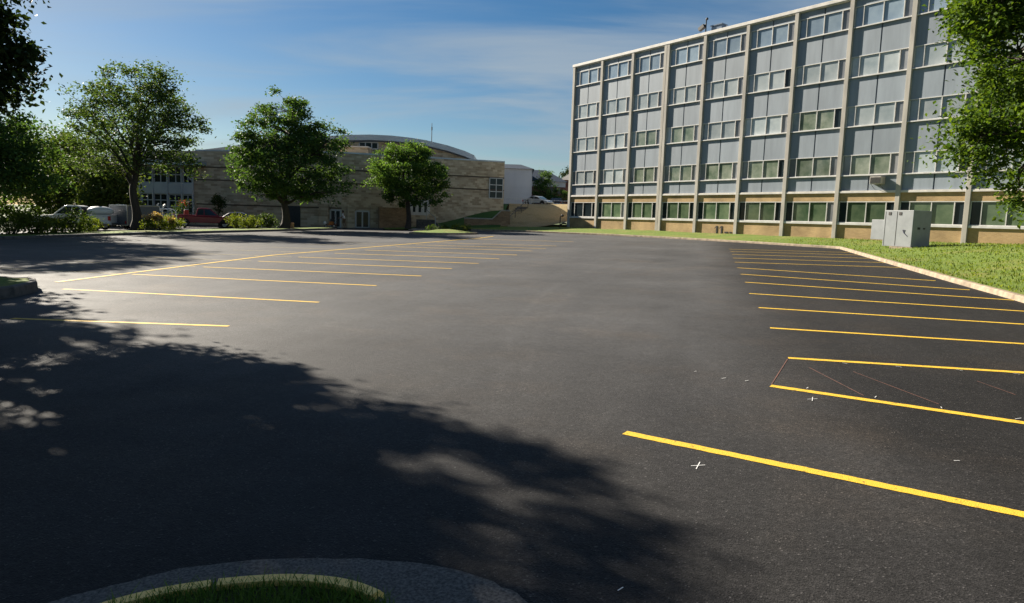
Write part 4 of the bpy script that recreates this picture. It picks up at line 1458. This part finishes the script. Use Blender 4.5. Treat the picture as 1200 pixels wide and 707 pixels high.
# boom lift behind the trailer
pL = gp(172, 269, 62)
bl = thing('boom_lift', 'white boom lift with folded arm behind the dry flowering shrub', 'boom lift', (pL.x, pL.y, pL.z), R_(8))
mb = MB(); mb.box(-2.0, 1.5, -.8, .8, .45, 1.0); mb.box(-1.2, .2, -.6, .6, 1.0, 1.5); mb.build('chassis', 'trailer', bl, bevel=.05)
for x in (-1.4, 1.0):
    for s in (-1, 1): wheel(bl, x, s * .9, .42, .42, .3)
za = at(165, 244.5, 62).z - pL.z
mb = MB(); mb.box(-2.3, 1.2, -.14, .14, za - .16, za + .1); mb.box(-2.4, -1.7, -.2, .2, za - .02, za + .3)
mb.tube([(-1.0, 0, 1.3), (-1.3, 0, za)], .13, 8); mb.build('arm', 'white_paint', bl, bevel=.02)
mb = MB(); mb.tube([(1.1, 0, za + .12), (.9, 0, za + .35), (1.05, 0, za + .5)], .07, 6); mb.tube([(1.3, 0, za - .1), (1.45, 0, za + .3), (1.6, 0, za + .42)], .07, 6)
mb.build('jib', 'white_paint', bl)
mb = MB()
for y in (-.5, .5):
    mb.tube([(1.2, y, za - .9), (1.15, y, za - .1), (1.4, y, za + .05), (2.1, y, za), (2.3, y, za - .2), (2.35, y, za - .95)], .05, 6)
for z in (za - .95, za - .5): mb.tube([(1.2, -.5, z), (2.33, -.5, z), (2.33, .5, z), (1.2, .5, z)], .04, 6)
mb.box(1.2, 2.3, -.5, .5, za - 1.05, za - .97)
mb.build('basket', 'white_paint', bl)

# bike rack, tan box
p = gp(315, 264, 67)
bkr = thing('bike_rack', 'grey metal bike rack of two loops beside the dark shrub', 'bike rack', (p.x, p.y, p.z))
mb = MB()
for dx in (-.42, .32):
    mb.tube([(dx - .28, 0, 0)] + [(dx + .28 * math.cos(q), 0, 1.05 + .28 * math.sin(q)) for q in np.linspace(math.pi, 0, 9)] + [(dx + .28, 0, 0)], .04, 7)
mb.build('loop', 'steel', bkr)
mb = MB(); mb.box(-.8, .7, -.06, .06, 0, .05); mb.build('base_rail', 'steel', bkr)
p = gp(341.5, 267.2, 63.5)
cb = thing('utility_box', 'small tan box on the verge beside the pyramidal tree trunk', 'box', (p.x, p.y, p.z + .15), R_(12))
mb = MB(); mb.box(-.21, .21, -.15, .15, 0, .44); mb.build('box', 'cardboard', cb, bevel=.01)
mb = MB(); mb.box(-.23, .23, -.17, .17, .44, .48); mb.build('lid', 'cardboard', cb)


# ------------------------------------------------------------------ person with a walk-behind machine
def skin(name, verts, edges, radii, m, parent, sub=2):
    me = bpy.data.meshes.new(name)
    me.from_pydata([tuple(v) for v in verts], edges, [])
    me.materials.append(M[m])
    o = bpy.data.objects.new(name, me); COL.objects.link(o)
    o.parent = parent
    md = o.modifiers.new('skin', 'SKIN'); md.use_smooth_shade = True
    for i, r in enumerate(radii):
        sv = me.skin_vertices[0].data[i]; sv.radius = (r, r) if not hasattr(r, '__len__') else r; sv.use_root = (i == 0)
    s = o.modifiers.new('sub', 'SUBSURF'); s.levels = sub; s.render_levels = sub
    return o


pM = gp(403, 268.4, 70.5)
man = thing('person', 'man in white t-shirt and brown shorts pushing a wheeled machine', 'person', (pM.x, pM.y, pM.z), R_(0))
# faces -x (left), slight lean forward; local metres
V, E_, RD = [], [], []


def node(p, r, par=None):
    V.append(p); RD.append(r)
    if par is not None: E_.append((par, len(V) - 1))
    return len(V) - 1


pel = node((0, 0, .95), (.15, .12)); sp1 = node((-.02, 0, 1.12), (.13, .1), pel); sp2 = node((-.05, 0, 1.32), (.16, .11), sp1)
nk = node((-.09, 0, 1.5), .06, sp2); hd = node((-.12, 0, 1.58), .075, nk); hd2 = node((-.13, 0, 1.7), .085, hd)
for s in (-1, 1):
    hp = node((0, s * .1, .9), .095, pel)
    kn = node((-.06 if s < 0 else .1, s * .11, .5), .06, hp)
    an_ = node((.12 if s < 0 else .2, s * .11, .1), .04, kn)
    ft = node((-.02 if s < 0 else .08, s * .12, .035), .035, an_)
    sh = node((-.06, s * .2, 1.42), .07, sp2)
    el = node((-.14, s * .26, 1.14), .045, sh)
    wr = node((-.38, s * .22, 1.04), .03, el)
    pm_ = node((-.45, s * .21, 1.03), .032, wr)
    for fi_, dy in enumerate((-.03, -.01, .01, .03)):
        a_ = node((-.5, s * .21 + dy, 1.02), .011, pm_)
        b2 = node((-.525, s * .21 + dy, .995 - .004 * fi_), .01, a_)
    th = node((-.46, s * .17, 1.0), .011, pm_)
skin('body', V, E_, RD, 'skin', man)
mb = MB(); mb.ball((-.21, 0, 1.62), (.03, .02, .025)); mb.build('nose', 'skin', man)
mb = MB(); mb.ball((-.11, 0, 1.735), (.105, .085, .075), 12); mb.ball((-.06, 0, 1.67), (.07, .082, .08), 10); mb.build('hair', 'hair', man, smooth=True)
skin('shirt', [(0, 0, .92), (-.02, 0, 1.12), (-.05, 0, 1.33), (-.08, 0, 1.46), (-.06, -.2, 1.42), (-.1, -.25, 1.24), (-.06, .2, 1.42), (-.1, .25, 1.24)],
     [(0, 1), (1, 2), (2, 3), (2, 4), (4, 5), (2, 6), (6, 7)], [(.185, .15), (.165, .13), (.185, .135), .085, .09, .075, .09, .075], 'tee', man)
skin('shorts', [(0, 0, .95), (0, -.1, .85), (-.04, -.11, .56), (0, .1, .85), (.07, .11, .56)], [(0, 1), (1, 2), (0, 3), (3, 4)], [(.165, .14), .115, .095, .115, .095], 'shorts', man)
for s, x in ((-1, .03), (1, .12)):
    mb = MB(); mb.ball((x, s * .115, .045), (.15, .055, .05), 10); mb.build('shoe', 'black', man, smooth=True)

mc = thing('walk_behind_machine', 'orange walk-behind machine with upright handles pushed by the man', 'machine', (pM.x - 1.15, pM.y, pM.z))
mb = MB(); mb.box(-.45, .35, -.22, .22, .3, .38); mb.prism([(-.3, -.16), (.1, -.16), (.14, .16), (-.26, .16)], .38, .66); mb.build('engine_deck', 'orange', mc, bevel=.03)
mb = MB(); mb.tube([(-.1, 0, .66), (-.1, 0, .9)], [.15, .12], 10); mb.box(.02, .26, -.15, .15, .66, .82); mb.build('engine', 'dark_metal', mc, bevel=.02)
mb = MB()
for s in (-1, 1): mb.tube([(.3, s * .2, .4), (.5, s * .21, .8), (.62, s * .21, 1.02), (.75, s * .21, 1.03)], .018, 6)
mb.tube([(.15, .0, .6), (.35, 0, 1.5), (.42, 0, 1.65)], .022, 6); mb.tube([(.62, -.21, 1.02), (.62, .21, 1.02)], .016, 6)
mb.build('handlebar', 'dark_metal', mc)
wheel(mc, .25, -.32, .2, .2, .1); wheel(mc, .25, .32, .2, .2, .1); wheel(mc, -.65, 0, .17, .17, .1)
mb = MB(); mb.tube([(-.4, 0, .36), (-.65, -.09, .36), (-.65, -.09, .17)], .02, 6); mb.tube([(-.65, .09, .36), (-.65, .09, .17)], .02, 6); mb.build('fork', 'dark_metal', mc)
mb = MB(); mb.ball((-.72, -.1, .5), (.16, .14, .18)); mb.build('paint_can', 'white_paint', mc)

# ------------------------------------------------------------------ trees
q = G(155, 271.5)
tree('shade_tree', 'tall open-crowned tree with forking dark branches on the left verge', (q.x - .3, q.y + 1.1, q.z + .1), 3.6, .3,
     [(0, 0, 9.2, 4.9, 4.4, 4.6), (.8, .3, 11.4, 3.4, 3.2, 2.4, 1.3), (3.3, 0, 8.6, 2.1, 2.4, 3.0), (-2.6, 0, 6.2, 2.8, 2.4, 1.9), (3.2, .2, 5.4, 1.7, 2.0, 1.0), (-1.2, 0, 10.6, 3.2, 3, 2.3)],
     300, 72, .22, 'open', clump_r=.66, limbs=16, inner=.35, limb_r=.9, zs=.9)
q = G(330, 270)
tree('shade_tree', 'dense pyramidal tree with low crown on the verge before the brick hall', (q.x, q.y + .9, q.z + .1), 2.4, .34,
     [(0, 0, 6.0, 5.0, 4.4, 3.2), (-.3, 0, 9.0, 3.9, 3.6, 3.0), (-.6, 0, 11.4, 2.3, 2.3, 2.0), (3.4, 0, 8.2, 2.2, 2.4, 2.2), (4.5, 0, 4.6, 1.7, 1.8, 2.2), (-3.4, 0, 6.8, 1.9, 2, 2.4), (2.0, 0, 10.6, 1.8, 1.8, 1.7), (-1.6, 0, 4.2, 2.6, 2.2, 1.5), (2.6, -.3, 3.9, 1.9, 1.8, 1.5)],
     400, 90, .24, 'mid', clump_r=.64, limbs=14, inner=.5, zs=.9)
q = at(478, 262, 69.5)
tree('shade_tree', 'round bright green tree in front of the hall entrance', (q.x, 69.5, lot(q.x, 69.5)), 2.4, .24,
     [(.1, 0, 5.9, 3.5, 3.3, 2.7), (.0, 0, 7.6, 2.6, 2.5, 1.75), (2.0, 0, 5.3, 2.0, 2.1, 1.8), (-2.0, 0, 4.9, 1.9, 2.0, 2.0), (-1.6, 0, 6.9, 1.9, 1.9, 1.5), (-.6, -.4, 3.7, 2.4, 2.0, 1.3), (2.2, 0, 3.8, 1.7, 1.7, 1.2)],
     280, 90, .21, 'round', clump_r=.52, limbs=12, inner=.55, zs=.93)
# magnolia on the left island, trunk just outside the frame
tree('magnolia_tree', 'dark broad-leaved tree reaching in at the top left', (-12.6, 12.5, lot(-12.6, 12.5) + .2), 2.2, .3,
     [(0, 0, 5.4, 3.0, 2.9, 2.5), (-.5, -.3, 7.4, 2.2, 2.1, 2.1), (1.6, 1.4, 5.2, 1.5, 1.5, 1.35, 1.4), (1.3, -1.0, 6.4, 1.6, 1.5, 1.3), (-1.2, -1.4, 4.6, 2.3, 2.3, 1.8), (.8, .9, 7.7, 1.2, 1.1, .9)],
     250, 330, .13, 'dark', clump_r=.38, limbs=16, inner=.25,
     extra=[(2.6, 1.6, 4.75), (3.0, 1.5, 4.6), (2.6, 1.5, 4.4), (2.5, 1.7, 5.4), (2.4, 1.7, 5.0), (2.9, 1.5, 4.2), (2.5, 1.6, 4.0), (2.2, 1.6, 3.8), (1.9, 1.4, 6.3), (2.1, 1.5, 4.4), (2.0, 1.6, 5.6),
            (1.8, 2.1, 6.9), (1.9, 2.2, 7.3), (1.2, 1.6, 6.1), (1.5, 1.9, 6.6), (1.9, 2.15, 7.7), (1.85, 2.1, 7.5), (1.0, 1.4, 5.7), (1.5, 1.8, 6.9), (1.2, 1.6, 6.6)])
# second shade tree further left (its shadow crosses the foreground)
tree('shade_tree', 'dark tree left of the near lot, just outside the frame', (-16.2, 10.0, lot(-16, 10)), 2.8, .3,
     [(0, 0, 6.6, 3.2, 3.2, 2.9), (.4, 0, 9.0, 2.5, 2.5, 2.0), (-1.5, -1.5, 6.2, 2.8, 2.8, 2.4), (1.5, -2.0, 6.4, 2.4, 2.4, 2.2)],
     190, 95, .24, 'dark', clump_r=.58, limbs=12, inner=.25)
tree('shade_tree', 'broad tree left of the kerbed island, outside the frame', (-19.6, 19.9, lot(-19, 19)), 2.2, .26,
     [(0, 0, 5.2, 2.3, 2.3, 2.6), (0, 0, 7.9, 2.0, 2.0, 2.0)], 190, 120, .25, 'dark', clump_r=.6, limbs=9, inner=.3)
tree('shade_tree', 'tall tree on the verge left of the frame', (-34.2, 39.5, lot(-34, 39)), 4.0, .34,
     [(0, 0, 8.6, 3.3, 3.3, 3.6), (0, 0, 12.4, 2.9, 2.9, 2.8)], 170, 75, .3, 'dark', clump_r=.85, limbs=12, inner=.35)
tree('shade_tree', 'tallest tree behind the left hedge, outside the frame', (-44.5, 52, lot(-44, 52)), 6.0, .42,
     [(0, 0, 13, 3.8, 3.8, 4.2), (0, 0, 18.8, 3.6, 3.6, 3.6), (.3, 1.6, 16.5, 3.2, 3.2, 4.6)], 230, 75, .34, 'dark', clump_r=.95, limbs=14, inner=.35)
# dark spreading tree at the left edge, beyond the verge kerb
tree('shade_tree', 'low dark spreading tree at the left edge behind the hedge', (-36.5, 46.0, lot(-37, 46)), 2.2, .32,
     [(0, 0, 5.0, 5.6, 5, 3.0), (2.6, 0, 5.7, 3.6, 3.4, 2.3), (4.6, 0, 4.3, 2.4, 2.6, 2.0), (-3.2, 0, 8.8, 3.2, 3.2, 3.0)],
     330, 110, .25, 'mid', clump_r=.85, limbs=12, inner=.4)
# right tree over the lawn
tree('sweetgum_tree', 'large sunlit tree overhanging the lawn at the right edge', (16.6, 18.8, lot(17, 19) + .6), 2.6, .36,
     [(0, 0, 7.3, 4.3, 4.4, 4.6), (0, .5, 10.4, 3.6, 3.6, 3.0), (-1.5, 0, 4.0, 2.7, 2.8, 1.9, 1.2), (-.6, -1.6, 4.2, 3.0, 3.0, 2.4), (-3.3, .3, 7.7, 1.9, 2.0, 1.5, 1.5), (-2.9, .3, 4.2, 1.7, 2.0, 1.2, 1.5), (-1.2, -.6, 6.0, 2.2, 2.2, 1.6, 1.3), (-4.3, .2, 6.7, 1.0, 1.2, 1.3, 5), (-4.2, .2, 3.3, .9, 1.1, .8, 5), (-4.0, .2, 8.6, 1.2, 1.2, 1.3, 3)],
     900, 170, .125, 'near', clump_r=.5, limbs=18, inner=.45,
     extra=[(-5.1, .2, 6.25), (-4.9, .4, 6.6), (-4.8, .1, 5.6), (-4.7, .3, 7.4), (-4.9, 0, 5.35), (-4.2, .2, 4.5), (-4.6, .2, 3.75), (-4.8, .3, 3.0), (-4.7, .1, 2.6), (-4.0, .3, 2.35),
            (-3.4, .2, 2.1), (-3.1, .3, 1.75), (-2.9, .2, 1.55), (-2.5, .2, 1.6), (-4.1, .3, 3.4), (-4.4, .2, 5.0), (-4.5, .1, 6.9), (-4.2, .2, 7.9), (-4.3, .1, 6.0), (-4.3, 0, 2.9), (-3.9, .1, 2.7)])
# trees behind
BG = [(-45, 70, 9.0, 'yellow', 'bright yellow-green tree behind the white pickup', 4.0), (-52, 86, 13, 'mid', 'tall mid-green tree behind the left hedge', 5.5),
      (-60, 78, 12, 'dark', 'dark tree behind the hedge at the left edge', 5.5), (-43.5, 92, 9.5, 'open', 'grey-green tree beyond the grey trailer', 4.2),
      (-66, 98, 15, 'mid', 'tallest background tree at the far left', 6.5), (-37.5, 66, 6.2, 'yellow', 'small bright tree left of the cargo trailer', 2.4),
      (-55, 66, 6.5, 'mid', 'low bushy tree behind the dark spreading tree', 4.2), (-68, 82, 8, 'dark', 'wide dark tree at the far left edge', 5.5), (-50, 96, 8, 'dark', 'dark low tree between the background trees', 5.0)]
for x, y, h, m, lb, r in BG:
    tree('background_tree', lb, (x, y, lot(x, y)), h * .22, .22, [(0, 0, h * .47, r, r * .9, h * .43), (.3 * r, 0, h * .78, r * .62, r * .6, h * .2), (-.4 * r, 0, h * .42, r * .7, r * .7, h * .26)],
         120, 62, .34, m, clump_r=1.0, limbs=8, inner=.4, group='trees behind the left verge')
hg = thing('hedge', 'long dark hedge closing the view behind the left background trees', 'hedge', (-72, 76, lot(-72, 76)), R_(22))
hpos = np.stack([rng.uniform(-22, 26, 9000), rng.normal(0, .6, 9000), np.abs(rng.normal(1.2, 1.1, 9000))], 1)
hpos[:, 2] *= 1 + .5 * np.sin(hpos[:, 0] * 1.1) * .5
leaves_mesh('foliage', hpos, .45, 'dkshrub', hg)
mb = MB()
for i in range(40):
    x = -22 + 48 * i / 39; mb.tube([(x, 0, -.3), (x + .1, .1, 1.6)], [.05, .02], 5)
mb.build('stem', 'bark', hg)
p = at(638, 240, 104)
tree('background_tree', 'slim green tree in front of the red brick house', (p.x - .2, 104, TZ + .1), 1.0, .12, [(0, 0, 2.9, 1.6, 1.5, 1.9), (.3, 0, 4.4, 1.0, 1.0, 1.0), (2.3, 0, 1.6, 1.9, 1.2, 1.2)],
     90, 60, .22, 'mid', clump_r=.5, limbs=6)
p = at(664, 212, 140)
tree('background_tree', 'far tree peeking out beside the office roofline of the brick building', (p.x + 1, 140, TZ), 4, .25, [(0, 0, 6, 2.6, 2.6, 2.6), (.5, 0, 7.6, 1.8, 1.8, 1.4)], 60, 60, .35, 'dark', clump_r=.8, limbs=6)

# shrubs along the verge
SH = [(6, 277, 1.2, 1.45, 'shrub', 'bushy yellow-green shrub at the left edge of the verge'), (32, 276.5, 1.1, 1.3, 'shrub', 'yellow-green shrub second from the left edge of the verge'),
      (58, 275, 1.0, 1.0, 'shrub', 'loose shrub in front of the white pickup cab'), (82, 274.5, 1.0, 1.35, 'dkshrub', 'darker tall shrub covering the middle of the white pickup'),
      (101, 273.5, .6, .9, 'shrub', 'low shrub before the bed of the white pickup'),
      (196, 271.2, .9, 1.0, 'shrub', 'green shrub left of the red pickup'),
      (274, 269.5, .5, 1.2, 'shrub', 'narrow bright shrub at the nose of the red pickup'), (290, 269.2, .8, 1.1, 'shrub', 'bright shrub between the sedan and the dark shrub'),
      (313, 268.8, 1.2, 1.15, 'dkshrub', 'dark rounded shrub left of the pyramidal tree trunk')]
for px, py, rx, h, m, lb in SH:
    p = G(px, py - 1.4, .15)
    shrub('shrub', lb, (p.x, p.y + .6, p.z), rx, .7, h, int(900 * rx * h) + 250, .14, m, group='shrubs along the left verge')
p = G(176, 271.2, .1)
shrub('flowering_shrub', 'shrub with dry tan flower heads below the boom lift', (p.x, p.y + 1.6, p.z), 1.15, .7, 1.1, 1100, .15, 'shrub', extra=('brown', 900, .15, .6))
p = gp(208, 268.5, 69)
shrub('crepe_myrtle', 'upright shrub with pink-red blossom before the glazed wing', (p.x, p.y + 1.5, p.z), .5, .5, 2.7, 900, .15, 'dkshrub', extra=('pink', 60, .12, .75))
p = gp(256.5, 266, 73)
tree('small_tree', 'small dark sapling against the brick hall wall', (p.x, p.y, p.z), 1.2, .06, [(0, 0, 2.3, .75, .7, .95)], 30, 40, .16, 'dkshrub', clump_r=.35, limbs=4)

# ------------------------------------------------------------------ light, sky, camera
w = bpy.data.worlds.new('World'); scn.world = w
w.use_nodes = True
N, L = w.node_tree.nodes, w.node_tree.links
bg = N['Background']
sky = N.new('ShaderNodeTexSky')
sky.sky_type = 'NISHITA'; sky.sun_disc = False
sky.sun_elevation = R_(SUN_EL); sky.sun_rotation = R_(SUN_AZ)
sky.air_density = 1.0; sky.dust_density = .35; sky.ozone_density = 3.0
SKY_STRENGTH = .05
bg.inputs['Strength'].default_value = SKY_STRENGTH
hs = N.new('ShaderNodeHueSaturation'); hs.inputs['Saturation'].default_value = 1.32; hs.inputs['Value'].default_value = .5
L.new(sky.outputs[0], hs.inputs['Color'])
# thin streaky cloud
tc = N.new('ShaderNodeTexCoord')
sp = N.new('ShaderNodeSeparateXYZ'); L.new(tc.outputs['Generated'], sp.inputs[0])
mxz = N.new('ShaderNodeMath'); mxz.operation = 'MAXIMUM'; L.new(sp.outputs['Z'], mxz.inputs[0]); mxz.inputs[1].default_value = .03
az_ = N.new('ShaderNodeMath'); az_.operation = 'ADD'; L.new(mxz.outputs[0], az_.inputs[0]); az_.inputs[1].default_value = .12
cbx = N.new('ShaderNodeCombineXYZ')
for i, c_ in enumerate('XY'):
    dv = N.new('ShaderNodeMath'); dv.operation = 'DIVIDE'
    L.new(sp.outputs[c_], dv.inputs[0]); L.new(az_.outputs[0], dv.inputs[1]); L.new(dv.outputs[0], cbx.inputs[i])
mpc = N.new('ShaderNodeMapping'); mpc.inputs['Rotation'].default_value = (0, 0, R_(-20)); mpc.inputs['Scale'].default_value = (.55, 1.5, 1)
L.new(cbx.outputs[0], mpc.inputs['Vector'])
nc = N.new('ShaderNodeTexNoise'); nc.inputs['Scale'].default_value = .8; nc.inputs['Detail'].default_value = 9; nc.inputs['Roughness'].default_value = .55
nc.inputs['Distortion'].default_value = .6
L.new(mpc.outputs[0], nc.inputs['Vector'])
crp = N.new('ShaderNodeMapRange'); crp.interpolation_type = 'SMOOTHSTEP'
crp.inputs['From Min'].default_value = .38; crp.inputs['From Max'].default_value = .74; crp.inputs['To Max'].default_value = .75
L.new(nc.outputs['Fac'], crp.inputs['Value'])
mxc = N.new('ShaderNodeMix'); mxc.data_type = 'RGBA'
L.new(crp.outputs['Result'], mxc.inputs['Factor']); L.new(hs.outputs[0], mxc.inputs['A']); mxc.inputs['B'].default_value = (2.7, 3.15, 3.5, 1)
L.new(mxc.outputs['Result'], bg.inputs['Color'])

sl = bpy.data.lights.new('sun', 'SUN'); sl.energy = 5.0; sl.angle = R_(.55); sl.color = (1, .91, .77)
so = bpy.data.objects.new('sun', sl); COL.objects.link(so)
so.rotation_euler = SD.to_track_quat('Z', 'Y').to_euler()

cd = bpy.data.cameras.new('camera'); co = bpy.data.objects.new('camera', cd); COL.objects.link(co)
cd.sensor_fit = 'HORIZONTAL'; cd.sensor_width = 36; cd.lens = F_ / 1200 * 36
cd.clip_start = .05; cd.clip_end = 8000
c, s = math.cos(PITCH), math.sin(PITCH)
fw = Vector((0, c, -s)); u0 = Vector((0, s, c)); r0 = Vector((1, 0, 0))
cr_, sr_ = math.cos(ROLL), math.sin(ROLL)
rt = r0 * cr_ + u0 * sr_; up = u0 * cr_ - r0 * sr_
co.matrix_world = Matrix(((rt.x, up.x, -fw.x, 0), (rt.y, up.y, -fw.y, 0), (rt.z, up.z, -fw.z, EYE), (0, 0, 0, 1)))
scn.camera = co
scn.view_settings.view_transform = 'Standard'
scn.view_settings.look = 'None'
scn.view_settings.exposure = 1.6
scn.view_settings.gamma = 1
scn.render.resolution_x, scn.render.resolution_y = 1024, 603
